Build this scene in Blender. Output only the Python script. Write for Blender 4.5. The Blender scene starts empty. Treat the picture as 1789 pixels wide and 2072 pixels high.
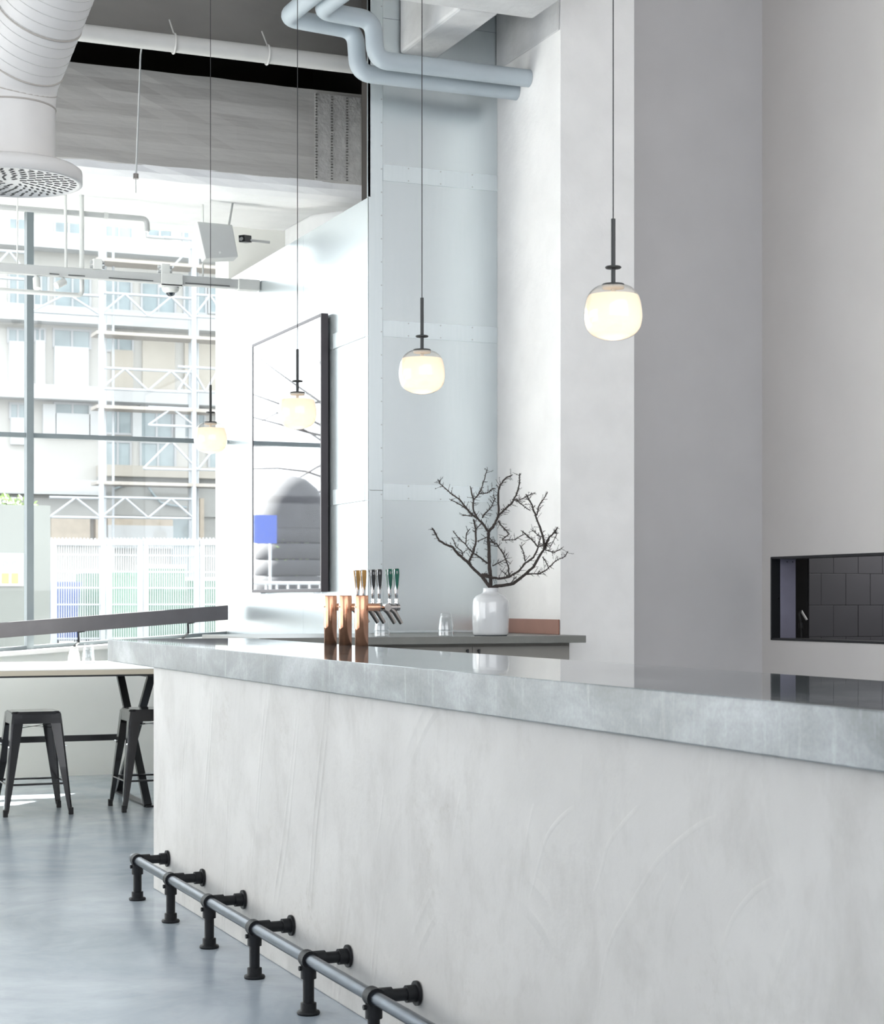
import bpy, bmesh, math, random
from mathutils import Vector, Matrix
from math import pi, sin, cos, tan, atan2, radians

random.seed(7)
S = bpy.context.scene
COL = S.collection

# ------------------------------------------------------------------ camera
F_PX, IMG_W, IMG_H, CX, HZ = 3664.0, 1789.0, 2072.0, 894.5, 1215.0
TH = math.atan(1524.5 / F_PX)
EYE = 1.34
cam_d = bpy.data.cameras.new('camera')
cam = bpy.data.objects.new('camera', cam_d)
COL.objects.link(cam)
cam.location = (0, 0, EYE)
cam.rotation_euler = (pi / 2, 0, -TH)
cam_d.sensor_fit = 'HORIZONTAL'
cam_d.sensor_width = 36.0
cam_d.lens = F_PX / IMG_W * 36.0
cam_d.shift_y = (HZ - IMG_H / 2) / IMG_W
cam_d.clip_end = 500
cam_d.dof.use_dof = True
cam_d.dof.focus_distance = 7.6
cam_d.dof.aperture_fstop = 11.0
S.camera = cam

# ------------------------------------------------------------------ sky, sun, daylight portals
W = bpy.data.worlds.new('sky'); S.world = W
W.use_nodes = True
wn = W.node_tree.nodes; wl = W.node_tree.links
wn.clear()
wo = wn.new('ShaderNodeOutputWorld'); wb = wn.new('ShaderNodeBackground')
wb.inputs[0].default_value = (0.95, 0.975, 1.0, 1)
wb.inputs[1].default_value = 1.5
wl.new(wb.outputs[0], wo.inputs[0])

sun_d = bpy.data.lights.new('sun', 'SUN')
sun = bpy.data.objects.new('sun', sun_d); COL.objects.link(sun)
sun_d.energy = 24.0; sun_d.angle = radians(0.6); sun_d.color = (1.0, 0.96, 0.9)
sun.rotation_euler = Vector((0.543, 0.617, 0.568)).to_track_quat('Z', 'Y').to_euler()

def portal(loc, rot, sx, sy):
    d = bpy.data.lights.new('daylight_portal', 'AREA'); d.shape = 'RECTANGLE'; d.size = sx; d.size_y = sy
    d.cycles.is_portal = True
    o = bpy.data.objects.new('daylight_portal', d); COL.objects.link(o)
    o.location = loc; o.rotation_euler = rot
portal((0.4, 14.25, 2.7), (-pi / 2, 0, 0), 7.0, 3.5)
portal((-3.55, 7.5, 2.38), (0, -pi / 2, 0), 3.2, 6.4)
portal((1.6, -1.5, 3.7), (pi / 2, 0, 0), 9.9, 4.4)

S.view_settings.view_transform = 'Standard'
S.view_settings.look = 'None'
S.view_settings.gamma = 1.0
S.view_settings.use_curve_mapping = False
S.view_settings.exposure = 1.30
S.cycles.use_denoising = True
S.cycles.max_bounces = 14
S.cycles.diffuse_bounces = 8
S.cycles.glossy_bounces = 6
S.cycles.transparent_max_bounces = 16
S.cycles.caustics_reflective = False
S.cycles.caustics_refractive = False

# ------------------------------------------------------------------ helpers
def ray(u, v):
    fx, fy, rx, ry = sin(TH), cos(TH), cos(TH), -sin(TH)
    return Vector((fx * F_PX + rx * (u - CX), fy * F_PX + ry * (u - CX), HZ - v))
def at_y(u, v, Y):
    d = ray(u, v); t = Y / d.y
    return Vector((d.x * t, Y, EYE + d.z * t))

ORG = {}
class MB:
    """collects shapes; build() links them as ONE mesh object"""
    def __init__(s): s.v = []; s.f = []; s.sm = []
    def add(s, vs, fs, smooth=False, M=None):
        b = len(s.v)
        for p in vs:
            p = Vector(p)
            s.v.append(tuple(M @ p) if M else tuple(p))
        for f in fs:
            s.f.append(tuple(i + b for i in f)); s.sm.append(smooth)
        return s
    def box(s, x0, x1, y0, y1, z0, z1, bev=0.0, M=None):
        if x1 < x0: x0, x1 = x1, x0
        if y1 < y0: y0, y1 = y1, y0
        if z1 < z0: z0, z1 = z1, z0
        if bev <= 0:
            vs = [(x, y, z) for z in (z0, z1) for y in (y0, y1) for x in (x0, x1)]
            fs = [(0, 2, 3, 1), (4, 5, 7, 6), (0, 1, 5, 4), (2, 6, 7, 3), (0, 4, 6, 2), (1, 3, 7, 5)]
            return s.add(vs, fs, False, M)
        bm = bmesh.new()
        bmesh.ops.create_cube(bm, size=1)
        for q in bm.verts:
            q.co = Vector((x0 + (q.co.x + .5) * (x1 - x0), y0 + (q.co.y + .5) * (y1 - y0), z0 + (q.co.z + .5) * (z1 - z0)))
        bmesh.ops.bevel(bm, geom=bm.edges[:], offset=bev, segments=2, affect='EDGES', profile=.6)
        s.bm(bm, M); return s
    def bm(s, bm, M=None, smooth=False):
        bm.verts.index_update()
        s.add([q.co[:] for q in bm.verts], [[q.index for q in f.verts] for f in bm.faces], smooth, M)
        bm.free(); return s
    def tube(s, pts, r, n=10, caps=True, smooth=True):
        pts = [Vector(p) for p in pts]
        rs = r if isinstance(r, (list, tuple)) else [r] * len(pts)
        vs, fs = [], []
        t0 = (pts[1] - pts[0]).normalized()
        up = Vector((0, 0, 1)) if abs(t0.z) < .9 else Vector((1, 0, 0))
        nrm = t0.cross(up).normalized()
        for i, p in enumerate(pts):
            if i == 0: t = t0
            elif i == len(pts) - 1: t = (pts[i] - pts[i - 1]).normalized()
            else: t = ((pts[i] - pts[i - 1]).normalized() + (pts[i + 1] - pts[i]).normalized()).normalized()
            nrm = (nrm - t * nrm.dot(t)).normalized()
            bn = t.cross(nrm)
            for k in range(n):
                a = 2 * pi * k / n
                vs.append(p + (nrm * cos(a) + bn * sin(a)) * rs[i])
        for i in range(len(pts) - 1):
            for k in range(n):
                k2 = (k + 1) % n
                fs.append((i * n + k, i * n + k2, (i + 1) * n + k2, (i + 1) * n + k))
        s.add(vs, fs, smooth)
        if caps:
            s.add(vs[:n], [tuple(reversed(range(n)))]); s.add(vs[-n:], [tuple(range(n))])
        return s
    def bar(s, a, b, w, h, up=(0, 0, 1)):
        a, b = Vector(a), Vector(b); t = (b - a).normalized(); u = Vector(up)
        x = t.cross(u)
        if x.length < 1e-4: x = t.cross(Vector((1, 0, 0)))
        x.normalize(); y = x.cross(t)
        vs = [p + x * sx * w / 2 + y * sy * h / 2 for p in (a, b) for sx, sy in ((-1, -1), (1, -1), (1, 1), (-1, 1))]
        return s.add(vs, [(0, 1, 2, 3), (7, 6, 5, 4), (0, 4, 5, 1), (1, 5, 6, 2), (2, 6, 7, 3), (3, 7, 4, 0)])
    def lathe(s, prof, n=24, c=(0, 0, 0), smooth=True, closed=False):
        vs, fs = [], []
        for r, z in prof:
            for k in range(n):
                a = 2 * pi * k / n
                vs.append((c[0] + max(r, 1e-5) * cos(a), c[1] + max(r, 1e-5) * sin(a), c[2] + z))
        m = len(prof)
        for i in range(m if closed else m - 1):
            j = (i + 1) % m
            for k in range(n):
                k2 = (k + 1) % n
                fs.append((i * n + k, i * n + k2, j * n + k2, j * n + k))
        return s.add(vs, fs, smooth)
    def cyl(s, c, r, h, n=20, axis='Z', r2=None):
        r2 = r if r2 is None else r2
        c = Vector(c); d = {'X': Vector((1, 0, 0)), 'Y': Vector((0, 1, 0)), 'Z': Vector((0, 0, 1))}[axis]
        return s.tube([c, c + d * h], [r, r2], n)
    def prism(s, poly, z0, z1):
        n = len(poly)
        vs = [(x, y, z0) for x, y in poly] + [(x, y, z1) for x, y in poly]
        fs = [tuple(reversed(range(n))), tuple(range(n, 2 * n))] + [(i, (i + 1) % n, n + (i + 1) % n, n + i) for i in range(n)]
        return s.add(vs, fs)
    def build(s, name, m, parent=None, world=True, bevel=0.0):
        me = bpy.data.meshes.new(name)
        vs = s.v
        off = ORG.get(parent.name, Vector()) if parent and world else Vector()
        if not parent and not world: off = Vector()
        if off.length: vs = [(a - off.x, b - off.y, c - off.z) for a, b, c in vs]
        me.from_pydata(vs, [], s.f)
        me.polygons.foreach_set('use_smooth', s.sm)
        me.validate(); me.update()
        bm = bmesh.new(); bm.from_mesh(me)
        bmesh.ops.recalc_face_normals(bm, faces=bm.faces)
        bm.to_mesh(me); bm.free()
        if m: me.materials.append(m)
        o = bpy.data.objects.new(name, me); COL.objects.link(o)
        if parent: o.parent = parent; ORG[o.name] = ORG.get(parent.name, Vector()).copy()
        if bevel:
            b = o.modifiers.new('bevel', 'BEVEL'); b.width = bevel; b.segments = 2; b.limit_method = 'ANGLE'
        return o

def tag(o, label=None, cat=None, group=None, kind=None):
    if label: o['label'] = label
    if cat: o['category'] = cat
    if group: o['group'] = group
    if kind: o['kind'] = kind
    return o
def thing(name, label, cat, loc=(0, 0, 0), group=None, kind=None):
    o = bpy.data.objects.new(name, None); COL.objects.link(o)
    o.empty_display_size = .1
    o.location = loc; ORG[o.name] = Vector(loc)
    return tag(o, label, cat, group, kind)
def copy_tree(o, parent=None):
    c = o.copy(); COL.objects.link(c)
    if parent: c.parent = parent
    for ch in [q for q in COL.objects if q.parent == o]: copy_tree(ch, c)
    return c
def struct(name, mb, m, bevel=0.0):
    return tag(mb.build(name, m, None, bevel=bevel), kind='structure')

# ------------------------------------------------------------------ materials
def new_mat(name):
    m = bpy.data.materials.new(name); m.use_nodes = True
    nt = m.node_tree
    return m, nt, nt.nodes, nt.links, nt.nodes['Principled BSDF']
def pm(name, col, rough=.5, metal=0., var=0., scale=8., bump=0., bscale=40., emit=None, stretch=(1, 1, 1), spec=None, coat=0.):
    m, nt, N, L, P = new_mat(name)
    P.inputs['Base Color'].default_value = (*col, 1); P.inputs['Roughness'].default_value = rough
    P.inputs['Metallic'].default_value = metal
    if spec is not None: P.inputs['Specular IOR Level'].default_value = spec
    if coat: P.inputs['Coat Weight'].default_value = coat
    tc = N.new('ShaderNodeTexCoord'); mp = N.new('ShaderNodeMapping'); mp.inputs['Scale'].default_value = stretch
    L.new(tc.outputs['Object'], mp.inputs[0])
    nz = N.new('ShaderNodeTexNoise'); nz.inputs['Scale'].default_value = scale; nz.inputs['Detail'].default_value = 6
    L.new(mp.outputs[0], nz.inputs['Vector'])
    rp = N.new('ShaderNodeValToRGB')
    v = max(var, .02)
    rp.color_ramp.elements[0].position = .3; rp.color_ramp.elements[1].position = .7
    rp.color_ramp.elements[0].color = (*[max(0, c * (1 - v)) for c in col], 1)
    rp.color_ramp.elements[1].color = (*[min(1, c * (1 + v * .6)) for c in col], 1)
    L.new(nz.outputs[0], rp.inputs[0]); L.new(rp.outputs[0], P.inputs['Base Color'])
    if bump:
        n2 = N.new('ShaderNodeTexNoise'); n2.inputs['Scale'].default_value = bscale; n2.inputs['Detail'].default_value = 5
        L.new(mp.outputs[0], n2.inputs['Vector'])
        bp = N.new('ShaderNodeBump'); bp.inputs['Strength'].default_value = bump; bp.inputs['Distance'].default_value = .01
        L.new(n2.outputs[0], bp.inputs['Height']); L.new(bp.outputs[0], P.inputs['Normal'])
    if emit:
        P.inputs['Emission Color'].default_value = (*emit[0], 1); P.inputs['Emission Strength'].default_value = emit[1]
    return m

def noise(N, L, vec, scale, detail=6, rough=.55, dist=0., mapscale=None, loc=(0, 0, 0)):
    if mapscale:
        mp = N.new('ShaderNodeMapping'); mp.inputs['Scale'].default_value = mapscale; mp.inputs['Location'].default_value = loc
        L.new(vec, mp.inputs[0]); vec = mp.outputs[0]
    n = N.new('ShaderNodeTexNoise'); n.inputs['Scale'].default_value = scale; n.inputs['Detail'].default_value = detail
    n.inputs['Roughness'].default_value = rough; n.inputs['Distortion'].default_value = dist
    L.new(vec, n.inputs['Vector']); return n.outputs[0]
def ramp(N, L, x, stops):
    r = N.new('ShaderNodeValToRGB'); e = r.color_ramp.elements
    while len(e) < len(stops): e.new(.5)
    for i, (p, c) in enumerate(stops):
        e[i].position = p; e[i].color = (c, c, c, 1) if isinstance(c, (int, float)) else (*c, 1)
    L.new(x, r.inputs[0]); return r.outputs[0]
def mixc(N, L, fac, a, b, mode='MIX'):
    m = N.new('ShaderNodeMix'); m.data_type = 'RGBA'; m.blend_type = mode
    for s, x in ((0, fac), (6, a), (7, b)):
        if isinstance(x, (int, float)): m.inputs[s].default_value = x
        elif isinstance(x, tuple): m.inputs[s].default_value = (*x, 1)
        else: L.new(x, m.inputs[s])
    return m.outputs[2]
def math_(N, L, op, a, b):
    m = N.new('ShaderNodeMath'); m.operation = op
    for i, x in enumerate((a, b)):
        if isinstance(x, (int, float)): m.inputs[i].default_value = x
        else: L.new(x, m.inputs[i])
    return m.outputs[0]
def bump(N, L, P, h, strength, dist, prev=None):
    b = N.new('ShaderNodeBump'); b.inputs['Strength'].default_value = strength; b.inputs['Distance'].default_value = dist
    L.new(h, b.inputs['Height'])
    if prev: L.new(prev, b.inputs['Normal'])
    L.new(b.outputs[0], P.inputs['Normal']); return b.outputs[0]

def mat_plaster_bar():
    m, nt, N, L, P = new_mat('bar_plaster')
    tc = N.new('ShaderNodeTexCoord').outputs['Object']
    big = ramp(N, L, noise(N, L, tc, 2.2, 4), [(.3, (.535, .522, .50)), (.7, (.615, .602, .578))])
    smear = noise(N, L, tc, 3.0, 10, .72, .25, (1, 1.3, .85))
    f1 = ramp(N, L, smear, [(.48, 0), (.78, .55)])
    c = mixc(N, L, f1, big, (.36, .345, .32))
    streak = noise(N, L, tc, 9, 6, .6, .3, (1, 2.2, .3), (3, 1, 0))
    f2 = ramp(N, L, streak, [(.63, 0), (.80, .28)])
    c = mixc(N, L, f2, c, (.46, .46, .455))
    speck = noise(N, L, tc, 38, 8, .75)
    gate = ramp(N, L, noise(N, L, tc, 2.6, 5, .6, 0, None), [(.52, 0), (.70, .45)])
    f3 = math_(N, L, 'MULTIPLY', ramp(N, L, speck, [(.5, 0), (.62, 1)]), gate)
    c = mixc(N, L, f3, c, (.42, .40, .36))
    L.new(c, P.inputs['Base Color']); P.inputs['Roughness'].default_value = .72
    w = N.new('ShaderNodeTexWave'); w.wave_type = 'RINGS'; w.inputs['Scale'].default_value = .85
    w.inputs['Distortion'].default_value = 5.5; w.inputs['Detail'].default_value = 2.5; w.inputs['Detail Scale'].default_value = .8
    mp = N.new('ShaderNodeMapping'); mp.inputs['Location'].default_value = (0, .6, .55); mp.inputs['Scale'].default_value = (1, 1.2, .62)
    L.new(tc, mp.inputs[0]); L.new(mp.outputs[0], w.inputs['Vector'])
    ridge = ramp(N, L, w.outputs['Fac'], [(.90, 0), (.97, 1), (1.0, .2)])
    ridge = math_(N, L, 'MULTIPLY', ridge, ramp(N, L, noise(N, L, tc, 1.7, 3), [(.45, 0), (.6, 1)]))
    b1 = bump(N, L, P, ridge, .45, .008)
    h = math_(N, L, 'ADD', math_(N, L, 'MULTIPLY', noise(N, L, tc, 3.5, 5, .5, .4), 1.0), math_(N, L, 'MULTIPLY', noise(N, L, tc, 60, 4), .10))
    bump(N, L, P, h, .5, .012, b1)
    return m
def mat_slab():
    m, nt, N, L, P = new_mat('worktop_concrete')
    tc = N.new('ShaderNodeTexCoord').outputs['Object']
    base = ramp(N, L, noise(N, L, tc, 2.4, 9, .62, .5, (1, 1, 2.2)), [(.32, (.10, .115, .123)), (.5, (.17, .19, .20)), (.68, (.31, .335, .35))])
    st = ramp(N, L, noise(N, L, tc, 26, 5, .6, 0, (1, 1.6, .16)), [(.55, 0), (.75, .3)])
    c = mixc(N, L, st, base, (.50, .53, .545))
    dk = ramp(N, L, noise(N, L, tc, 5, 8, .7, .3), [(.57, 0), (.75, .45)])
    c = mixc(N, L, dk, c, (.14, .155, .165))
    vo = N.new('ShaderNodeTexVoronoi'); vo.inputs['Scale'].default_value = 34; L.new(tc, vo.inputs['Vector'])
    f = ramp(N, L, vo.outputs['Distance'], [(.0, .85), (.07, 0)])
    f = math_(N, L, 'MULTIPLY', f, ramp(N, L, noise(N, L, tc, 6, 3), [(.5, 0), (.62, 1)]))
    c = mixc(N, L, f, c, (.16, .17, .18))
    fine = ramp(N, L, noise(N, L, tc, 120, 3), [(.35, .88), (.65, 1.06)])
    c = mixc(N, L, 1.0, c, fine, 'MULTIPLY')
    L.new(c, P.inputs['Base Color'])
    # the top is sealed and polished, the edge is only waxed
    geo = N.new('ShaderNodeNewGeometry'); sx = N.new('ShaderNodeSeparateXYZ'); L.new(geo.outputs['True Normal'], sx.inputs[0])
    top = ramp(N, L, sx.outputs['Z'], [(.6, 0), (.8, 1)])
    r = N.new('ShaderNodeMix'); L.new(top, r.inputs[0]); r.inputs[2].default_value = .34; r.inputs[3].default_value = .035
    L.new(r.outputs[0], P.inputs['Roughness']); P.inputs['IOR'].default_value = 1.55
    wv = noise(N, L, tc, 1.3, 4, .55, .4, (2.4, .8, 1))
    wv2 = noise(N, L, tc, 7, 3, .5, .2, (2.6, .6, 1))
    h = math_(N, L, 'ADD', math_(N, L, 'ADD', wv, math_(N, L, 'MULTIPLY', wv2, .10)), math_(N, L, 'MULTIPLY', noise(N, L, tc, 24, 3, .5), .022))
    b = N.new('ShaderNodeBump'); b.inputs['Distance'].default_value = .01; L.new(h, b.inputs['Height'])
    bs = N.new('ShaderNodeMix'); L.new(top, bs.inputs[0]); bs.inputs[2].default_value = .25; bs.inputs[3].default_value = .06
    L.new(bs.outputs[0], b.inputs['Strength']); L.new(b.outputs[0], P.inputs['Normal'])
    return m
def mat_floor():
    m, nt, N, L, P = new_mat('polished_concrete_floor')
    tc = N.new('ShaderNodeTexCoord').outputs['Object']
    c = ramp(N, L, noise(N, L, tc, 1.1, 9, .62, .7), [(.3, (.32, .375, .43)), (.5, (.43, .485, .54)), (.7, (.55, .60, .65))])
    f = ramp(N, L, noise(N, L, tc, 4.5, 7, .65, .4), [(.55, 0), (.8, .5)])
    c = mixc(N, L, f, c, (.27, .32, .38))
    L.new(c, P.inputs['Base Color'])
    r = ramp(N, L, noise(N, L, tc, 2.2, 6), [(.3, .16), (.7, .27)])
    L.new(r, P.inputs['Roughness']); P.inputs['IOR'].default_value = 1.5
    bump(N, L, P, noise(N, L, tc, 2.5, 5, .5, .3), .12, .01)
    return m
def mat_metal_wall(name='galvanised_sheet', rough=.26):
    m, nt, N, L, P = new_mat(name)
    tc = N.new('ShaderNodeTexCoord').outputs['Object']
    c = ramp(N, L, noise(N, L, tc, 60, 2, .5, 0, (1, 1, .05)), [(.2, (.665, .725, .745)), (.8, (.70, .755, .775))])
    L.new(c, P.inputs['Base Color']); P.inputs['Metallic'].default_value = .82
    P.inputs['Roughness'].default_value = rough
    return m
def mat_thin_glass(name, tint=(1, 1, 1), gloss=.12):
    m, nt, N, L, P = new_mat(name); N.remove(P)
    out = [n for n in N if n.type == 'OUTPUT_MATERIAL'][0]
    t = N.new('ShaderNodeBsdfTransparent'); t.inputs[0].default_value = (*tint, 1)
    g = N.new('ShaderNodeBsdfGlossy'); g.inputs['Roughness'].default_value = .02
    lw = N.new('ShaderNodeLayerWeight'); lw.inputs[0].default_value = .5   # facing term: same from both sides of the thin sheet
    f = math_(N, L, 'ADD', math_(N, L, 'MULTIPLY', math_(N, L, 'POWER', lw.outputs['Facing'], 4.0), .85), gloss)
    mx = N.new('ShaderNodeMixShader'); L.new(f, mx.inputs[0]); L.new(t.outputs[0], mx.inputs[1]); L.new(g.outputs[0], mx.inputs[2])
    L.new(mx.outputs[0], out.inputs[0]); return m
def mat_diffuser():
    m, nt, N, L, P = new_mat('opal_glass'); N.remove(P)
    out = [n for n in N if n.type == 'OUTPUT_MATERIAL'][0]
    a = N.new('ShaderNodeBsdfTranslucent'); a.inputs[0].default_value = (.93, .83, .705, 1)
    b = N.new('ShaderNodeBsdfDiffuse'); b.inputs[0].default_value = (.69, .61, .525, 1)
    mx = N.new('ShaderNodeMixShader'); mx.inputs[0].default_value = .45
    L.new(a.outputs[0], mx.inputs[1]); L.new(b.outputs[0], mx.inputs[2])
    e = N.new('ShaderNodeEmission'); e.inputs[0].default_value = (1, .90, .76, 1); e.inputs[1].default_value = .07
    ad = N.new('ShaderNodeAddShader'); L.new(mx.outputs[0], ad.inputs[0]); L.new(e.outputs[0], ad.inputs[1])
    L.new(ad.outputs[0], out.inputs[0]); return m

M = {}
M['plaster'] = mat_plaster_bar(); M['slab'] = mat_slab(); M['floor'] = mat_floor()
M['metal'] = mat_metal_wall(); M['strap'] = mat_metal_wall('galvanised_strap', .36)
M['pane'] = mat_thin_glass('window_glass', (.97, .99, .99), .03)
M['clear'] = mat_thin_glass('clear_glass', (.97, .97, .96), .09)
M['tumbler'] = mat_thin_glass('tumbler_glass', (.965, .975, .98), .11)
M['opal'] = mat_diffuser()
M['white_wall'] = pm('white_plaster_wall', (0.82, 0.815, 0.825), .8, var=.05, scale=2.5, bump=.15, bscale=30)
M['column_wall'] = pm('column_plaster', (0.9, 0.89, 0.875), .8, var=.05, scale=4, bump=.3, bscale=25)
M['grey_wall'] = pm('grey_recess_paint', (0.575, 0.565, 0.57), .8, var=.03, scale=3)
M['beige_wall'] = pm('beige_wall_paint', (0.69, 0.66, 0.64), .8, var=.03, scale=2)
M['cream'] = pm('cream_wall_paint', (.80, .80, .765), .8, var=.03, scale=2)
M['bulkhead'] = pm('painted_concrete', (0.5, 0.485, 0.46), .8, var=.07, scale=3.0, bump=.9, bscale=4.5, stretch=(.45, 1, 3.2))
M['soffit'] = pm('lit_soffit_white', (.86, .865, .87), .8, var=.03, scale=6, bump=.3, bscale=9)  # whiter than the face: window light on the underside, put into the colour
M['raw_concrete'] = pm('raw_concrete', (.55, .54, .52), .85, var=.14, scale=18, bump=.8, bscale=38)
M['beam_grey'] = pm('grey_concrete_beam', (0.165, 0.158, 0.148), .85, var=.10, scale=4, bump=.3, bscale=14, stretch=(.5, 1, 1))
M['coffer'] = pm('pale_concrete_beam', (.66, .66, .66), .85, var=.10, scale=5, bump=.5, bscale=20)
M['void_shade'] = pm('void_shade_black', (.035, .03, .027), .9, var=.1)  # near-black colour stands in for shade in the ceiling void and pier gap
M['ceiling'] = pm('ceiling_paint', (.62, .61, .60), .85, var=.06)
M['pipe'] = pm('white_pipe_paint', (0.5, 0.495, 0.48), .45, var=.04)
M['pipe_blue'] = pm('pale_blue_lagging', (0.43, 0.485, 0.52), .5, var=.05, scale=5)
M['duct'] = pm('duct_white_paint', (0.66, 0.645, 0.63), .4, var=.03)
M['duct_line'] = pm('duct_seam', (.42, .39, .36), .5, var=.04)
M['seam'] = pm('duct_spiral_seam', (.50, .49, .475), .45, var=.03)
M['dark_slot'] = pm('dark_slot', (.05, .05, .05), .8, var=.1)
M['frame'] = pm('window_frame_grey', (.16, .19, .205), .45, var=.05)
M['rail_dark'] = pm('dark_brown_rail', (0.115, 0.11, 0.12), .5, var=.08)
M['black'] = pm('black_painted_steel', (.016, .017, .019), .34, var=.1, scale=20)
M['pipe_black'] = pm('black_iron_pipe', (.007, .008, .010), .5, spec=.3, var=.15, scale=60, bump=.15, bscale=150)
M['rail_steel'] = pm('worn_steel_tube', (0.065, 0.08, 0.1), .28, metal=.85, var=.22, scale=30, stretch=(1, .4, 1))
M['stool'] = pm('gunmetal_lacquer', (.014, .014, .017), .16, metal=.1, var=.12, coat=.25)
M['rubber'] = pm('black_rubber', (.012, .012, .013), .7, var=.1)
M['table_top'] = pm('pale_laminate', (.86, .85, .83), .35, var=.02)
M['table_edge'] = pm('plywood_edge', (.62, .555, .44), .6, var=.08, scale=30, stretch=(.2, 1, 6))
M['lamp_black'] = pm('lamp_black_metal', (.030, .033, .033), .5, var=.06)
M['lamp_disc'] = pm('lamp_inner_cap', (.55, .52, .48), .5, var=.04)
M['copper'] = pm('brushed_copper', (.80, .42, .27), .27, metal=1., var=.20, scale=22, bump=.06, bscale=60, stretch=(1, 1, .6))
M['copper_sheet'] = pm('copper_sheet', (0.34, 0.175, 0.13), .4, metal=.6, var=.08, scale=5)
M['chrome'] = pm('chrome', (.72, .73, .74), .07, metal=1., var=.03)
M['chrome_dark'] = pm('dark_chrome', (.42, .39, .37), .12, metal=1., var=.1)
M['amber'] = pm('amber_badge', (.42, .22, .05), .25, var=.1)
M['badge_black'] = pm('black_badge', (.02, .02, .022), .2, var=.1)
M['badge_green'] = pm('green_badge', (.006, .10, .065), .2, var=.15)
M['shelf'] = pm('dark_grey_concrete', (.20, .20, .185), .38, var=.10, scale=7, bump=.1)
M['cabinet'] = pm('taupe_cabinet', (.29, .275, .25), .6, var=.06)
M['ceramic'] = pm('white_glazed_ceramic', (.66, .67, .68), .05, var=.03, scale=6, bump=.05, bscale=14, spec=1.0)
M['foot_dark'] = pm('unglazed_foot', (.04, .05, .06), .7, var=.1)
M['bark'] = pm('dark_bark', (.055, .043, .038), .8, var=.35, scale=90, bump=.6, bscale=160)
M['mirror'] = pm('mirror_glass', (.90, .92, .95), .015, metal=1., var=.0)
M['mirror_frame'] = pm('aubergine_frame', (.045, .035, .042), .35, var=.05)
M['tile'] = pm('charcoal_tile', (.070, .070, .078), .45, var=.10, scale=3)
M['tile_joint'] = pm('tile_joint', (.030, .030, .033), .8, var=.1)
M['steel_blue'] = pm('blue_steel_lining', (0.34, 0.33, 0.43), .4, metal=.3, var=.08)
M['device'] = pm('white_plastic', (0.62, 0.63, 0.615), .45, var=.03)
M['device_grey'] = pm('grey_plastic', (0.46, 0.47, 0.47), .5, var=.03)
M['lens'] = pm('dark_lens', (.02, .03, .04), .1, var=.05)
# outdoors
M['facade'] = pm('pale_render', (0.52, 0.51, 0.485), .85, var=.05, scale=.6)
M['facade_white'] = pm('white_render', (0.56, 0.57, 0.575), .8, var=.03, scale=1)
M['facade_beige'] = pm('beige_panel', (0.48, 0.445, 0.39), .85, var=.06, scale=1)
M['facade_grey'] = pm('weathered_concrete', (0.38, 0.38, 0.365), .85, var=.12, scale=.8)
M['far_glass'] = pm('blue_grey_window', (0.33, 0.39, 0.41), .15, var=.25, scale=.8)
M['far_frame'] = pm('far_window_frame', (0.46, 0.47, 0.485), .6, var=.03)
M['scaffold'] = pm('scaffold_steel', (0.55, 0.58, 0.61), .45, metal=.2, var=.05)
M['deck'] = pm('scaffold_deck', (0.48, 0.44, 0.4), .8, var=.08)
M['fence'] = pm('white_fence_steel', (0.5, 0.52, 0.54), .5, var=.02)
M['hoarding'] = pm('grey_hoarding', (0.27, 0.285, 0.27), .8, var=.04, scale=1.2)
M['paper'] = pm('white_sheet', (0.5, 0.51, 0.52), .8, var=.02)
M['yellow'] = pm('yellow_print', (0.6, 0.5, 0.16), .7, var=.06)
M['pale_print'] = pm('faded_grey_print', (0.44, 0.45, 0.48), .7, var=.06)
M['bin_green'] = pm('green_container', (0.09, 0.19, 0.13), .6, var=.1, scale=2)
M['bin_blue'] = pm('blue_container', (0.05, 0.09, 0.3), .6, var=.1, scale=2)
M['timber'] = pm('raw_timber', (0.5, 0.43, 0.35), .8, var=.1, scale=4)
M['asphalt'] = pm('pale_asphalt', (0.075, 0.075, 0.075), .9, var=.12, scale=.8)
M['leaf'] = pm('leaf_green', (.22, .32, .10), .7, var=.3, scale=3)
M['stone_dark'] = pm('dark_grey_stone', (0.034, 0.033, 0.037), .85, var=.2, scale=3)
M['sign_blue'] = pm('blue_sign_paint', (0.02, 0.06, 0.32), .5, var=.1)

# ------------------------------------------------------------------ the room
XM, YW, YM, XC, YC, XR = 3.932, 13.87, 10.647, 4.818, 9.736, 6.614
ZC = 6.2
b = MB(); b.box(-3.6, 10.2, -1.8, 14.25, -.2, 0); struct('floor', b, M['floor'])
b = MB(); b.box(-3.6, 10.2, -1.8, 14.25, ZC, ZC + .2); struct('ceiling', b, M['ceiling'])

# back wall with the big window: low wall, sloping sill
b = MB()
zl = lambda x, a, bb: a + (bb - a) * (x - 2.165) / (3.936 - 2.165)
def slope_box(mb, x0, x1, y0, y1, f0, f1):
    vs = []
    for x in (x0, x1):
        for y in (y0, y1):
            for f in (f0, f1):
                vs.append((x, y, f(x)))
    mb.add(vs, [(0, 1, 3, 2), (4, 6, 7, 5), (0, 4, 5, 1), (2, 3, 7, 6), (0, 2, 6, 4), (1, 5, 7, 3)])
sill_top = lambda x: zl(x, .955, 1.068)
slope_box(b, -3.4, XM, YW, YW + .38, lambda x: 0, lambda x: sill_top(x) - .03)
b.box(-3.4, XM, YW, YW + .38, 4.30, ZC)
b.box(4.62, 7.2, YM + .31, YW + .38, 0, ZC); b.box(XM + .01, 4.62, YW + .001, YW + .38, 0, ZC)
struct('wall_back', b, M['cream'])
b = MB(); slope_box(b, -3.4, XM - .002, YW - .16, YW + .10, lambda x: sill_top(x) - .035, sill_top)
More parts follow.
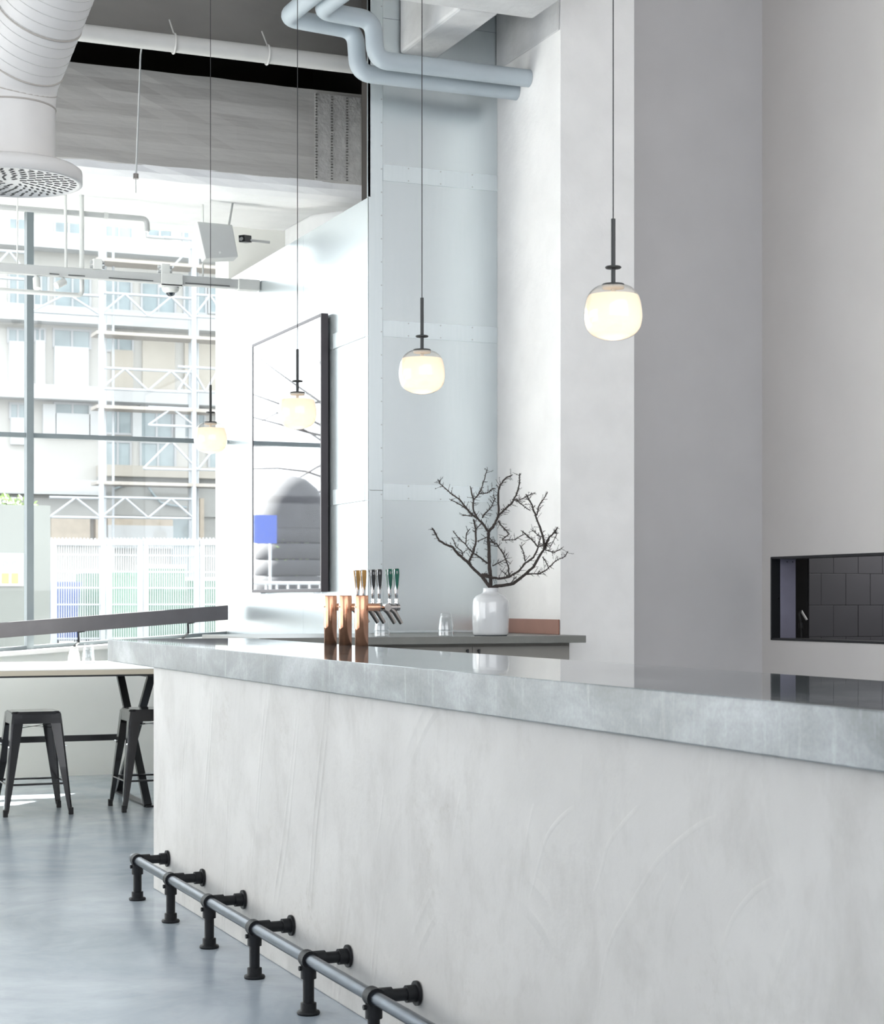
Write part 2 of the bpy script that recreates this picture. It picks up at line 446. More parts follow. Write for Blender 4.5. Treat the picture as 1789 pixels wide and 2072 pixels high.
struct('trim_1', b, M['table_top'], bevel=.006)

# window frame and panes
win = thing('window_1', None, None, (2.4, YW, 1.0), kind='structure')
mull = [2.388, .05, -2.28]
for x in mull:
    b = MB(); slope_box(b, x - .026, x + .026, YW - .02, YW + .10, lambda q: sill_top(q), lambda q: 4.30); b.build('mullion', M['frame'], win)
edges = [-3.4] + sorted(mull) + [XM - .002]
for i in range(4):
    x0 = edges[i] + (.026 if i else 0); x1 = edges[i + 1] - (.026 if i < 3 else 0)
    b = MB(); b.box(x0, x1, YW + .02, YW + .08, 2.578, 2.612); b.build('transom', M['frame'], win)
    b = MB(); slope_box(b, x0, x1, YW + .0, YW + .09, lambda q: sill_top(q), lambda q: sill_top(q) + .028); b.build('bottom_frame', M['frame'], win)
    b = MB(); slope_box(b, x0, x1, YW + .045, YW + .051, lambda q: sill_top(q) + .02, lambda q: 2.58); b.build('pane', M['pane'], win)
    b = MB(); b.box(x0, x1, YW + .045, YW + .051, 2.61, 4.30); b.build('pane', M['pane'], win)

# left wall and rear wall (behind and beside the camera), openings sized for the light they give
b = MB()
b.box(-3.6, -3.4, -1.8, 14.25, 0, .85); b.box(-3.6, -3.4, -1.8, 14.25, 3.9, ZC)
b.box(-3.6, -3.4, -1.8, 4.42, .85, 3.9)
for y in (4.4, 7.4, 10.4): b.box(-3.6, -3.4, y, y + .22, .85, 3.9)
b.box(-3.6, -3.4, 10.6, 14.25, .85, 3.9)
struct('wall_left', b, M['white_wall'])
b = MB()
for k in range(3, 5): b.box(-3.52, -3.48, -4.38 + 3 * k, -1.6 + 3 * k, 2.6, 2.66)
for k in range(3, 5): b.box(-3.52, -3.48, -3.02 + 3 * k, -2.96 + 3 * k, .85, 3.9)
struct('trim_2', b, M['frame'])
b = MB()
b.box(-3.6, XR, -1.8, -1.6, 0, 1.5); b.box(-3.6, XR, -1.8, -1.6, 5.9, ZC)
for x in (-3.4, -.9, 1.6, 4.1, 6.45): b.box(x, x + .12, -1.8, -1.6, .12, 5.9)
b.box(-3.4, 6.45, -1.75, -1.65, 3.0, 3.12)
struct('wall_rear', b, M['white_wall'])  # rear glazing added out of view to brighten faces turned to the camera

# alcove wall behind the mirror (faces left) with its sheet cladding
w = thing('wall_middle', None, None, (XM, 12, 0), kind='structure')
b = MB(); b.box(XM + .012, XM + .3, YM + .31, YW, 0, 3.868); b.box(XM + .012, XM + .3, YM + .14, YM + .30, 0, 3.868); b.build('concrete_core', M['bulkhead'], w)
b = MB(); b.box(4.41, 4.60, 10.97, YW - .001, 3.0, 4.595); b.build('upper_wall', M['soffit'], w)
ys = [YM, 11.95, YW - .14, YW]
for i in range(3):
    for (z0, z1) in ((0, 1.97), (1.97, 3.0), (3.0, 3.87)):
        b = MB(); b.box(XM, XM + .012, ys[i] + .0015, ys[i + 1] - .0015, z0, z1 - .003)
        b.build('metal_sheet', M['metal'], w)
for z in (1.97, 3.0):
    b = MB(); b.box(XM - .003, XM, YM + .07, 11.32, z, z + .10); b.build('strap', M['strap'], w)

# clad pier facing the camera
w = thing('wall_pier', None, None, (4.3, YM, 0), kind='structure')
b = MB(); b.box(XM + .3, XC, YM + .012, YM + .3, 0, ZC); b.box(XM + .004, XM + .3, YM + .012, YM + .139, 0, ZC); b.build('core', M['void_shade'], w)  # near-black core paints in the shadow gap beside the cladding
b = MB(); b.box(XM, XM + .012, YM, YM + .03, 3.87, ZC); b.build('edge_strip', M['strap'], w)
for z0, z1 in ((0, 2.03), (2.033, ZC)):
    b = MB(); b.box(XM, 4.026, YM, YM + .012, z0, z1); b.build('corner_strip', M['strap'], w)
sz = [0, 1.9718, 2.9998, 3.979, 5.0, ZC]
for i in range(5):
    b = MB(); b.box(4.028, XC - .001, YM + .003, YM + .012, sz[i] + .002, sz[i + 1]); b.build('metal_sheet', M['metal'], w)
for z in (1.9718, 2.9998, 3.979):
    b = MB(); b.box(4.0285, XC - .001, YM - .001, YM + .003, z, z + .1015); b.build('strap', M['strap'], w)
b = MB()
for k in range(40): b.tube([(4.018, YM, .4 + k * .146), (4.018, YM - .0025, .4 + k * .146)], .0045, 8)
for z in (1.9718, 2.9998, 3.979):
    for x in (4.2, 4.42, 4.64):
        for dz in (.012, .09): b.tube([(x, YM - .001, z + dz), (x, YM - .0035, z + dz)], .0045, 8)
o = b.build('rivets', M['device_grey'], w); o['kind'] = 'stuff'

# plastered column, grey recess, right wall with the serving hatch
b = MB(); b.box(XC, 5.321, YC, YM + .3, 0, ZC); struct('wall_column', b, M['column_wall'], bevel=.004)
b = MB(); b.box(5.321, XR + .05, 10.336, 10.6, 0, ZC); struct('wall_recess', b, M['grey_wall'])
HZ0, HZ1, HY0, HY1 = 1.080, 1.626, 8.0, 10.225
b = MB()
b.box(XR, XR + .18, -1.8, HY0, 0, ZC); b.box(XR, XR + .18, HY1, 10.336, 0, ZC)
b.box(XR, XR + .18, HY0, HY1, 0, HZ0); b.box(XR, XR + .18, HY0, HY1, HZ1, ZC)
struct('wall_right', b, M['beige_wall'])
# hatch lining
h = thing('hatch_frame', 'black steel lining of the serving hatch in the beige right wall', 'hatch', (XR, 9.1, HZ0))
t = .012
b = MB(); b.box(XR - .004, XR + .062, HY1 - t, HY1 + .002, HZ0, HZ1); b.build('side_lining', M['black'], h)
b = MB(); b.box(XR + .062, XR + .18, HY1 - t - .004, HY1 + .002, HZ0 + t, HZ1 - t); o = b.build('side_panel', M['steel_blue'], h); o['label'] = 'blue-grey steel side panel'
for z in (HZ1 - .03,):
    for x in (XR + .11, XR + .155):
        b = MB(); b.tube([(x, HY1 - t - .004, z), (x, HY1 - t - .009, z)], .004, 8); b.build('screw', M['chrome'], o)
b = MB(); b.tube([(XR + .045, HY1 - t, 1.355), (XR + .045, HY1 - t - .006, 1.355)], .005, 8); b.build('screw', M['chrome'], h)
b = MB(); b.box(XR - .004, XR + .18, HY0, HY1, HZ1 - t, HZ1 + .002); b.build('top_lining', M['black'], h)
b = MB(); b.box(XR - .004, XR + .18, HY0, HY1, HZ0 - .002, HZ0 + t); b.build('bottom_lining', M['black'], h)
# kitchen behind the hatch
kw = thing('wall_kitchen', None, None, (8, 10.9, 0), kind='structure')
b = MB(); b.box(7.365, 10.2, 10.91, 11.0, 0, ZC); b.box(6.784, 7.365, 11.5, 11.6, 0, ZC); b.box(10.1, 10.2, -1.8, 11.0, 0, ZC)
b.box(XR + .18, 10.2, -1.8, -1.7, 0, ZC); b.box(7.355, 7.365, 10.91, 11.6, 0, ZC); b.box(6.784, 6.8, 10.6, 11.6, 0, ZC)
b.build('kitchen_wall', M['tile_joint'], kw)
tw, tht = .2105, .2265
J0 = at_y(1687, 1200, 10.9).x; JZ = at_y(1700, 1288, 10.9).z
tb = MB(); tb.box(0, tw - .003, 0, .012, 0, tht - .003, bev=.0012)
proto = None
for r in range(-2, 5):
    z = JZ + r * tht
    offx = 0 if r % 2 == 0 else tw / 2
    for k in range(-2, 8):
        x = J0 + k * tw + offx
        if x + tw < 7.37: continue
        if x < 7.366:
            o = MB().box(7.366 - x, tw - .003, 0, .012, 0, tht - .003, .0012).build('tile', M['tile'], kw, world=False)
        elif proto is None:
            proto = tb.build('tile', M['tile'], kw, world=False); o = proto
        else:
            o = proto.copy(); COL.objects.link(o); o.parent = kw
        o.location = (x - 8, random.uniform(-.001, .001) - .002, z)
kl = bpy.data.lights.new('kitchen_fill', 'AREA'); kl.energy = 13; kl.size = .6; kl.color = (1, .98, .97)  # unseen area light added to brighten the tiles behind the hatch
ko = bpy.data.objects.new('kitchen_fill', kl); COL.objects.link(ko); ko.location = (8.3, 10.1, 2.3)
# lamp in the hatch
lq = at_y(1622, 1265, 10.7)
lp = thing('gooseneck_lamp', 'small dark lamp with a pale tilted head inside the serving hatch', 'lamp', (lq.x, 10.7, .96))
b = MB(); b.tube([(lq.x, 10.7, .96), (lq.x - .002, 10.7, 1.12), (lq.x - .008, 10.7, 1.20)], .006, 8); b.build('arm', M['black'], lp)
b = MB(); b.tube([(lq.x - .004, 10.7, 1.145), (lq.x - .006, 10.7, 1.185)], .015, 10); b.build('joint', M['black'], lp)
b = MB(); b.tube([(lq.x - .002, 10.7, 1.268), (lq.x + .036, 10.69, 1.205)], .008, 10); b.build('lamp_head', M['device'], lp)
b = MB(); b.tube([(lq.x - .008, 10.7, 1.19), (lq.x - .018, 10.7, 1.25), (lq.x - .002, 10.7, 1.268)], .008, 8); b.build('neck', M['black'], lp)
tag(MB().box(6.84, 8.6, 10.61, 10.885, .92, .96, .004).build('kitchen_shelf', M['black']), 'black kitchen worktop below the serving hatch', 'worktop')

# bulkhead over the window, grey beam, coffered beams on the right
bw = thing('wall_bulkhead', None, None, (0, 12, 4), kind='structure')
def wavy(prof, n, x0, x1, jit, m, name):
    b = MB(); vs = []; fs = []; m_ = len(prof)
    for i in range(n + 1):
        x = x0 + (x1 - x0) * i / n
        for (y, z) in prof:
            vs.append((x, y + random.uniform(-jit, jit), z + random.uniform(-jit, jit)))
    for i in range(n):
        for j in range(m_):
            k = (j + 1) % m_
            fs.append((i * m_ + j, (i + 1) * m_ + j, (i + 1) * m_ + k, i * m_ + k))
    fs.append(tuple(range(m_))); fs.append(tuple(n * m_ + j for j in range(m_)))
    b.add(vs, fs, False); return b.build(name, m, bw)
fp = [(11.70 + (.006 if q % 2 else 0), 4.815 - .0775 * q) for q in range(9)]
wavy(fp + [(11.74, 4.14), (13.2, 4.34), (13.2, 4.815)], 46, -3.4, 4.40, .004, M['bulkhead'], 'concrete_face')
wavy([(11.70, 4.196), (11.708, 4.15), (11.735, 4.11), (11.79, 4.085), (11.9, 4.08), (12.6, 4.20), (13.2, 4.29), (YW + .3, 4.30), (YW + .3, 4.42), (11.76, 4.19)], 46, -3.4, 4.40, .004, M['soffit'], 'lit_soffit')  # underside split off and whitened to look lit by the window
b = MB(); b.box(XM, 4.26, 11.688, 11.702, 4.20, 4.79); b.build('rough_patch', M['raw_concrete'], bw)
b = MB()
for x in (XM + .004, XM + .115, XM + .225):
    for k in range(30):
        z = 4.21 + k * .0193
        b.box(x - .005, x + .005 + random.random() * .006, 11.680, 11.689, z, z + .005 + random.random() * .007)
o = b.build('mesh_dots', M['beam_grey'], bw); o['kind'] = 'stuff'
b = MB(); b.box(-3.4, 4.2, 10.96, 11.0, 4.735, ZC); struct('trim_3', b, M['beam_grey'])
b = MB(); b.box(-3.4, 4.6, 11.02, YW, 5.45, 5.5); b.box(-3.4, 4.6, 13.2, 13.25, 4.8, 5.5); b.box(4.42, 4.6, 10.96, 13.2, 4.6, 5.5); struct('trim_4', b, M['void_shade'])  # boxes closing the ceiling void, its shade held in their colour
b = MB(); b.box(3.70, 4.62, 9.05, 9.70, 4.784, ZC); struct('trim_5', b, M['coffer'], bevel=.015)
b = MB(); b.box(4.138, 4.398, 9.70, YM - .004, 4.784, ZC); struct('trim_6', b, M['coffer'], bevel=.02)
b = MB(); b.box(XC - .012, XC - .001, YC + .003, YM - .004, 4.755, ZC); struct('trim_7', b, M['coffer'], bevel=.01)

# ------------------------------------------------------------------ bar counter
bc = thing('bar_counter', 'long white plastered bar counter body with grey trowel smears', 'bar counter', (2.3, 5, 0))
b = MB(); b.box(1.996, 2.66, .9, 8.292, 0, 1.033); b.build('body', M['plaster'], bc, bevel=.006)
# trowel marks standing proud of the plaster face
XF = 1.996
marks = [((1079,1623),(1066,1685),(1055,1773),(1046,1853)), ((1163,1628),(1132,1654),(1106,1690),(1088,1747),(1071,1818)),
 ((1291,1628),(1260,1663),(1229,1707),(1216,1756),(1201,1804)),
 ((1454,1648),(1415,1665),(1366,1703),(1326,1743),(1296,1791),(1265,1844),(1240,1888),(1221,1950),(1203,2069)),
 ((1353,1760),(1326,1818),(1304,1897),(1291,1976),(1282,2069)), ((1397,1760),(1371,1818),(1348,1897),(1335,1968)),
 ((1565,1773),(1521,1804),(1481,1857),(1459,1919),(1446,1985),(1437,2060)), ((1595,1879),(1573,1950),(1556,2012),(1547,2065)),
 ((1706,1910),(1693,1976),(1682,2029),(1673,2072)), ((1741,1954),(1723,1994),(1706,2051)),
 ((1176,1526),(1174,1615)), ((1441,1526),(1430,1588),(1428,1646)), ((930,1600),(918,1680),(905,1740)), ((775,1590),(770,1650),(762,1700)), ((655,1640),(650,1700))]
def on_front(u, v):
    d = ray(u, v); t_ = XF / d.x
    return (d.y * t_, EYE + d.z * t_)
for mk in marks:
    ctl = [on_front(u, v) for u, v in mk]; fine = []
    P_ = [ctl[0]] + ctl + [ctl[-1]]
    for i in range(1, len(P_) - 2):
        for j in range(6):
            q_ = j / 6
            fine.append(tuple(.5 * (2 * P_[i][c] + (P_[i + 1][c] - P_[i - 1][c]) * q_ + (2 * P_[i - 1][c] - 5 * P_[i][c] + 4 * P_[i + 1][c] - P_[i + 2][c]) * q_ ** 2 + (3 * P_[i][c] - P_[i - 1][c] - 3 * P_[i + 1][c] + P_[i + 2][c]) * q_ ** 3) for c in (0, 1)))
    fine.append(ctl[-1])
    vs = []; fs = []; n_ = len(fine)
    for i, (y, z) in enumerate(fine):
        a_ = fine[max(0, i - 1)]; c_ = fine[min(n_ - 1, i + 1)]
        ty, tz = c_[0] - a_[0], c_[1] - a_[1]; L_ = math.hypot(ty, tz) or 1
        ny, nz = -tz / L_, ty / L_
        e_ = sin(pi * min(1, max(0.0, i / (n_ - 1)))) ** .5 if 0 < i < n_ - 1 else 0
        hgt = .0031 * e_ * random.uniform(.7, 1.2)
        for off, h_ in ((-.014, -.0004), (-.001, hgt), (.003, -.0004)): vs.append((XF - h_, y + ny * off, z + nz * off))
    for i in range(n_ - 1):
        for k_ in range(2): fs.append((i * 3 + k_, i * 3 + k_ + 1, (i + 1) * 3 + k_ + 1, (i + 1) * 3 + k_))
    MB().add(vs, fs, True).build('trowel_ridge', M['plaster'], bc)
wt = MB(); wt.box(1.970, 2.71, .9, 9.17, 1.033, 1.1425)
tag(wt.build('worktop', M['slab'], bevel=.003), 'thick grey concrete worktop with a polished top lying on the bar', 'worktop')

# foot rail
fr = thing('foot_rail', 'black iron pipe foot rail with a worn steel tube along the bar', 'foot rail', (1.854, 5.5, 0))
zr, xr = .178, 1.854
b = MB(); b.tube([(xr, 8.05, zr), (xr, 3.0, zr)], .0205, 16); b.tube([(xr, 8.075, zr), (xr, 8.05, zr)], .023, 16); b.build('rail', M['rail_steel'], fr)
for k in range(8):
    y = 8.004 - .6055 * k
    b = MB(); b.tube([(xr, y, .02), (xr, y, zr - .02)], .0185, 14); p = b.build('post', M['pipe_black'], fr)
    b = MB(); b.lathe([(0, 0), (.036, 0), (.038, .006), (.036, .011), (.026, .013), (.026, .037), (.0185, .039)], 18, (xr, y, 0)); b.build('floor_flange', M['pipe_black'], p)
    b = MB(); b.tube([(xr, y, zr - .062), (xr, y, zr - .018)], .0255, 16); b.tube([(xr, y - .022, zr), (xr, y + .022, zr)], .029, 18)
    b.tube([(xr + .012, y, zr), (xr + .055, y, zr)], .0255, 16)
    b.tube([(xr - .024, y, zr - .028), (xr - .033, y, zr - .028)], .008, 8)
    b.build('tee_fitting', M['pipe_black'], fr)
    b = MB(); b.tube([(xr + .05, y, zr), (1.986, y, zr)], .019, 14); a = b.build('wall_arm', M['pipe_black'], fr)
    b = MB(); b.tube([(1.955, y, zr), (1.984, y, zr)], .026, 16); b.tube([(1.984, y, zr), (1.9925, y, zr)], .037, 18); b.build('wall_flange', M['pipe_black'], a)

# ------------------------------------------------------------------ beer towers
def beer_tower(loc, label, badge, badge_label):
    t = thing('beer_tower', label, 'beer tap', loc, 'copper beer towers on the bar')
    b = MB(); b.lathe([(0, 0), (.029, 0), (.029, .216), (.027, .2195), (0, .2195)], 28); b.build('column', M['copper'], t, world=False)
    b = MB()
    vs, fs = [], []
    for j in range(9):
        z = .068 + .105 * j / 8
        e = abs(j - 4) / 4
        hw = .62 * math.sqrt(max(0, 1 - max(0, (e - .72) / .28) ** 2)) + .02
        for k in range(7):
            a = radians(195) + hw * (k - 3) / 3
            vs.append((.0305 * cos(a), .0305 * sin(a), z))
    for j in range(8):
        for k in range(6): fs.append((j * 7 + k, j * 7 + k + 1, (j + 1) * 7 + k + 1, (j + 1) * 7 + k))
    b.add(vs, fs, True); cp = b.build('cover_plate', M['copper'], t, world=False)
    for z in (.072, .169):
        b = MB(); b.tube([(-.029, -.006, z), (-.034, -.007, z)], .0025, 8); b.build('screw', M['chrome_dark'], cp, world=False)
    b = MB(); b.tube([(.015, 0, .168), (.082, 0, .168)], .0165, 18); b.build('arm', M['copper'], t, world=False)
    b = MB(); b.tube([(.080, 0, .168), (.090, 0, .168)], .0185, 18); b.tube([(.098, -.062, .168), (.098, .062, .168)], .0155, 16); b.build('manifold', M['chrome_dark'], t, world=False)
    for y in (-.040, .040):
        b = MB(); b.tube([(.10, y, .168), (.152, y, .168)], .0125, 14)
        b.tube([(.115, y, .165), (.135, y, .150), (.168, y, .098)], [.011, .0115, .0085], 14)
        b.tube([(.148, y, .168), (.158, y, .168)], .015, 14); f = b.build('faucet', M['chrome_dark'], t, world=False)
        b = MB(); b.lathe([(.008, 0), (.011, .006), (.007, .012), (.010, .020), (.006, .028)], 14, (.146, y, .180)); b.build('handle_collar', M['chrome'], f, world=False)
        # lever: tapers from a round neck to a flat paddle
        b = MB()
        secs = [(.205, .0055, .0055), (.235, .0075, .007), (.27, .0105, .0085), (.31, .0135, .0105), (.335, .0145, .011), (.340, .012, .009)]
        vs, fs = [], []
        for z, hx, hy in secs:
            zz = z - .004
            sh = -.045 * (zz - .205)
            for k in range(12):
                a = 2 * pi * k / 12
                q = lambda c: math.copysign(abs(c) ** .55, c)
                vs.append((.146 + sh * .6 + hx * q(cos(a)), y + hy * q(sin(a)), zz))
        for i in range(len(secs) - 1):
            for k in range(12): fs.append((i * 12 + k, i * 12 + (k + 1) % 12, (i + 1) * 12 + (k + 1) % 12, (i + 1) * 12 + k))
        fs.append(tuple(range(60, 72))); fs.append(tuple(reversed(range(12))))
        b.add(vs, fs, True); hd = b.build('tap_handle', M['chrome'], t, world=False)
        for nx, ny in ((0, -1), (-1, 0)):
            b = MB(); vs = []; fs = []
            rows = [(.245, .0015), (.265, .0065), (.300, .0092), (.318, .0105), (.331, .0102), (.335, .008)]
            for z, hw in rows:
                f_ = (z - .205) / .13
                sh = -.045 * (z - .205) * .6
                hx = .0055 + (.0145 - .0055) * min(1, f_ * 1.02); hy = .0055 + (.011 - .0055) * min(1, f_ * 1.02)
                for s_ in (-1, 1):
                    if ny: vs.append((.146 + sh + s_ * hw, y - hy - .0012, z))
                    else: vs.append((.146 + sh - hx - .0012, y + s_ * hw * .85, z))
            for i in range(len(rows) - 1): fs.append((2 * i, 2 * i + 1, 2 * i + 3, 2 * i + 2))
            b.add(vs, fs); bd = b.build('badge', badge, hd, world=False); bd['label'] = badge_label
            if badge is not M['amber']:
                b = MB()
                for q in range(3):
                    z0 = .313 + q * .0045; w_ = .0042 - abs(q - 1) * .0012
                    sh = -.045 * (z0 - .205) * .6
                    if ny: b.box(.146 + sh - w_, .146 + sh + w_, y - .0134, y - .0124, z0, z0 + .002)
                    else: b.box(.1300 + sh - .0004, .1306 + sh, y - w_, y + w_, z0, z0 + .002)
                bd['label'] = badge_label + ' with a small pale mark'
                b.build('badge_mark', M['device_grey'], hd, world=False)
    return t
beer_tower((2.677, 7.745, 1.1425), 'copper beer tower with two amber tap handles, farthest from the camera', M['amber'], 'amber badge')
beer_tower((2.677, 7.545, 1.1425), 'middle copper beer tower with black tap handles', M['badge_black'], 'black badge')
beer_tower((2.677, 7.335, 1.1425), 'copper beer tower with green tap handles, nearest the camera', M['badge_green'], 'green badge')

# ------------------------------------------------------------------ back counter with vase and glasses
SZ = 1.135
tag(MB().prism([(2.86, 9.46), (4.85, 9.46), (4.85, YC - .002), (XC - .002, YC - .002), (XC - .002, YM - .004), (3.95, YM - .004), (2.86, YM - .004)], SZ - .042, SZ).build('back_counter', M['shelf'], bevel=.002),
    'dark grey back counter slab behind the bar carrying the white vase', 'counter')
cb = thing('bar_cabinet', 'taupe cabinet with black door pulls under the back counter', 'cabinet', (3.8, 9.6, 0))
b = MB(); b.box(2.9, 4.80, 9.58, YM - .01, .0, SZ - .044); b.build('carcass', M['cabinet'], cb)
hx = [at_y(946, 1315, 9.55).x, at_y(969, 1315, 9.55).x]
xs = [2.92, (hx[0] + hx[1]) / 2 - .62 + .0, (hx[0] + hx[1]) / 2, 4.79]
for i in range(3):
    b = MB(); b.box(xs[i] + .002, xs[i + 1] - .002, 9.562, 9.58, .08, SZ - .062); d = b.build('door', M['cabinet'], cb)
    x = {0: xs[1] - .1, 1: hx[0], 2: hx[1]}[i]
    b = MB(); b.tube([(x, 9.545, 1.06), (x, 9.545, .93)], .007, 8); b.tube([(x, 9.545, 1.05), (x, 9.565, 1.05)], .005, 8); b.tube([(x, 9.545, .94), (x, 9.565, .94)], .005, 8); b.build('door_pull', M['black'], d)
tag(MB().box(XC - .012, XC - .003, YC + .004, YM - .004, SZ + .001, 1.226, .001).build('copper_backsplash', M['copper_sheet']), 'low brown copper splashback along the wall behind the vase', 'splashback')
tag(MB().box(XM + .03, XC - .014, YM - .012, YM - .001, SZ + .001, SZ + .012, .001).build('wall_trim', M['strap']), 'thin metal edging where the back counter meets the clad pier', 'trim')

vb = Vector((4.300, 9.600, SZ))
v = thing('vase', 'round white glazed ceramic vase on the back counter', 'vase', vb)
k = .000535
prof = [(0, 8), (180, 8), (190, 16), (195, 40), (200, 215), (198, 330), (195, 365), (185, 400), (165, 428), (130, 448), (104, 458), (92, 468), (84, 480), (82, 505), (88, 517), (82, 520), (72, 516), (70, 480), (80, 450)]
b = MB(); b.lathe([(r * k, z * k) for r, z in prof], 48); b.build('body', M['ceramic'], v, world=False)
b = MB(); b.lathe([(0, 0), (176 * k, 0), (182 * k, 9 * k), (0, 10 * k)], 40); o = b.build('foot', M['foot_dark'], v, world=False); o['label'] = 'dark unglazed foot'

# bare branches: stems set out around the vase neck, each with its own depth
bn = vb + Vector((0, 0, .270))
br = thing('bare_branches', 'dark thorny bare branches standing in the white vase', 'branches', bn)
Rv = Vector((cos(TH), -sin(TH), 0)); Fv = Vector((sin(TH), cos(TH), 0))
KB = .000535
paths = [
 ([(800,1430),(800,1290),(785,1150),(783,1000),(775,880),(775,790)], 15, 11, 0, 0),
 ([(775,790),(830,730),(865,660),(890,600),(885,480),(890,330),(910,270),(970,200),(1045,160)], 11, 3, 0, 120),
 ([(890,600),(960,540),(1030,480),(1080,380),(1110,270),(1110,160)], 8, 3, 40, -90),
 ([(1040,450),(1110,450),(1190,410),(1280,370)], 4, 2, -60, -160),
 ([(1080,450),(1150,500),(1240,560)], 4, 2, -30, 60),
 ([(775,790),(720,710),(650,640),(610,550),(610,430),(575,300)], 10, 3, 0, -140),
 ([(610,450),(660,400),(700,320),(740,190),(765,110)], 5, 2, -100, -40),
 ([(680,380),(760,370),(840,310)], 4, 2, -60, 40),
 ([(640,640),(560,560),(460,430),(370,370),(250,260),(230,210)], 7, 2, -40, 150),
 ([(600,600),(470,500),(350,440)], 5, 2, -60, -140),
 ([(600,620),(480,610)], 4, 2, -50, 30),
 ([(710,640),(730,600),(800,530),(850,430),(830,380)], 5, 2, -20, 100),
 ([(800,1400),(700,1270),(620,1200),(560,1130),(450,1040),(390,960),(310,930),(240,890),(200,810),(160,750)], 14, 3, 0, -170),
 ([(560,1130),(610,1020),(640,900),(640,760),(620,650)], 9, 5, -70, 60),
 ([(740,1110),(650,1040),(600,1010),(530,920),(450,850),(390,770)], 6, 2, 20, 130),
 ([(530,920),(540,800),(580,750)], 4, 2, 60, 90), ([(640,760),(710,690)], 4, 3, 20, -20),
 ([(800,1150),(740,1110)], 6, 6, 0, 20),
 ([(500,1050),(490,1010),(420,950),(380,850)], 4, 2, -80, -150),
 ([(810,1410),(850,1382),(920,1375),(1050,1350),(1180,1250),(1270,1170),(1330,1060),(1400,960),(1440,850),(1500,790),(1540,730)], 15, 3, 0, 150),
 ([(1390,980),(1380,880),(1340,740),(1290,620),(1250,500),(1180,380)], 10, 3, 90, -40),
 ([(1300,610),(1330,500),(1390,410),(1425,350)], 5, 2, 30, 100),
 ([(1200,1250),(1340,1245),(1420,1190),(1500,1110),(1600,1060),(1640,1000)], 5, 2, 50, -60),
 ([(1370,1060),(1400,1110),(1440,1200)], 4, 2, 90, 20), ([(1400,985),(1500,1010),(1600,950)], 4, 2, 90, 180),
 ([(700,1265),(800,1285),(880,1300),(1000,1280),(1110,1210),(1170,1130),(1260,1070),(1310,960),(1230,870),(1120,780)], 10, 3, -30, -170),
 ([(1000,1290),(990,1160),(940,1030),(870,920),(790,890)], 6, 3, -70, 40),
 ([(1170,1110),(1150,1000),(1110,930)], 4, 2, -110, -40), ([(980,1270),(900,1200)], 3, 2, -60, -140),
 ([(1310,960),(1390,930)], 4, 2, -150, -80), ([(1300,960),(1340,850),(1230,760)], 4, 2, -150, -60),
 ([(880,670),(940,750),(1000,810),(920,880),(1060,880),(1170,810)], 5, 2, 10, -120),
 ([(1440,850),(1380,940),(1470,900)], 4, 2, 120, 60), ([(1500,790),(1530,800),(1440,980)], 3, 2, 140, 60),
 ([(850,930),(780,840),(640,900)], 4, 2, 10, -60), ([(820,1160),(900,1120),(980,1080)], 4, 2, 0, -80),
 ([(700,1250),(760,1260),(800,1285)], 9, 9, -20, -30), ([(1020,1350),(1080,1270)], 3, 2, 20, -30)]
rnd = random.Random(3)
def bp3(x, y, w): return Rv * ((x - 800) * KB) + Vector((0, 0, (1413 - y) * KB)) + Fv * (w * KB)
twigs = MB()
for pts, r0, r1, w0, w1 in paths:
    n_ = len(pts); P3 = []
    for i, (x, y) in enumerate(pts):
        f = i / max(1, n_ - 1)
        P3.append(bp3(x, y, w0 + (w1 - w0) * f + (rnd.uniform(-6, 6) if 0 < i < n_ - 1 else 0)))
    fine = []; rad = []
    for i in range(n_ - 1):
        for j in range(4):
            f = j / 4; q = P3[i].lerp(P3[i + 1], f)
            jit = 4 * KB if j else 0
            fine.append(q + Vector((rnd.uniform(-jit, jit), rnd.uniform(-jit, jit), rnd.uniform(-jit, jit))))
            g = (i + f) / (n_ - 1); rad.append((r0 * 1.15 + .8 + (r1 - r0 * .95) * g) * 1.15 * KB * rnd.uniform(.9, 1.12))
    fine.append(P3[-1]); rad.append(r1 * KB)
    b = MB(); b.tube(fine, rad, 7); b.build('branch', M['bark'], br, world=False)
    # thorns and twigs
    L_ = sum((fine[i + 1] - fine[i]).length for i in range(len(fine) - 1))
    for _ in range(int(L_ / KB / 7)):
        i = rnd.randrange(len(fine) - 1)
        if fine[i].z < .03: continue
        d = (fine[i + 1] - fine[i]).normalized()
        s_ = Vector((rnd.uniform(-1, 1), rnd.uniform(-1, 1), rnd.uniform(-.7, 1))); s_ = (s_ - d * s_.dot(d)).normalized()
        ln = rnd.choice((10, 12, 15, 18, 22, 40, 70)) * KB * (1 if r0 < 12 else .7)
        e = fine[i] + s_ * ln + d * ln * .6
        mid = fine[i].lerp(e, .5) + Vector((rnd.uniform(-3, 3) * KB, 0, rnd.uniform(-3, 3) * KB))
        twigs.tube([fine[i], mid, e], [2.7 * KB, 2.1 * KB, 1.2 * KB], 5)
        if ln > 30 * KB:
            for _2 in range(3):
                f = rnd.uniform(.3, 1); p0 = fine[i].lerp(e, f)
                s2 = Vector((rnd.uniform(-1, 1), rnd.uniform(-1, 1), rnd.uniform(-1, 1))).normalized()
                twigs.tube([p0, p0 + s2 * 14 * KB], [2.1 * KB, 1.0 * KB], 4)
o = twigs.build('twigs', M['bark'], br, world=False); o['kind'] = 'stuff'

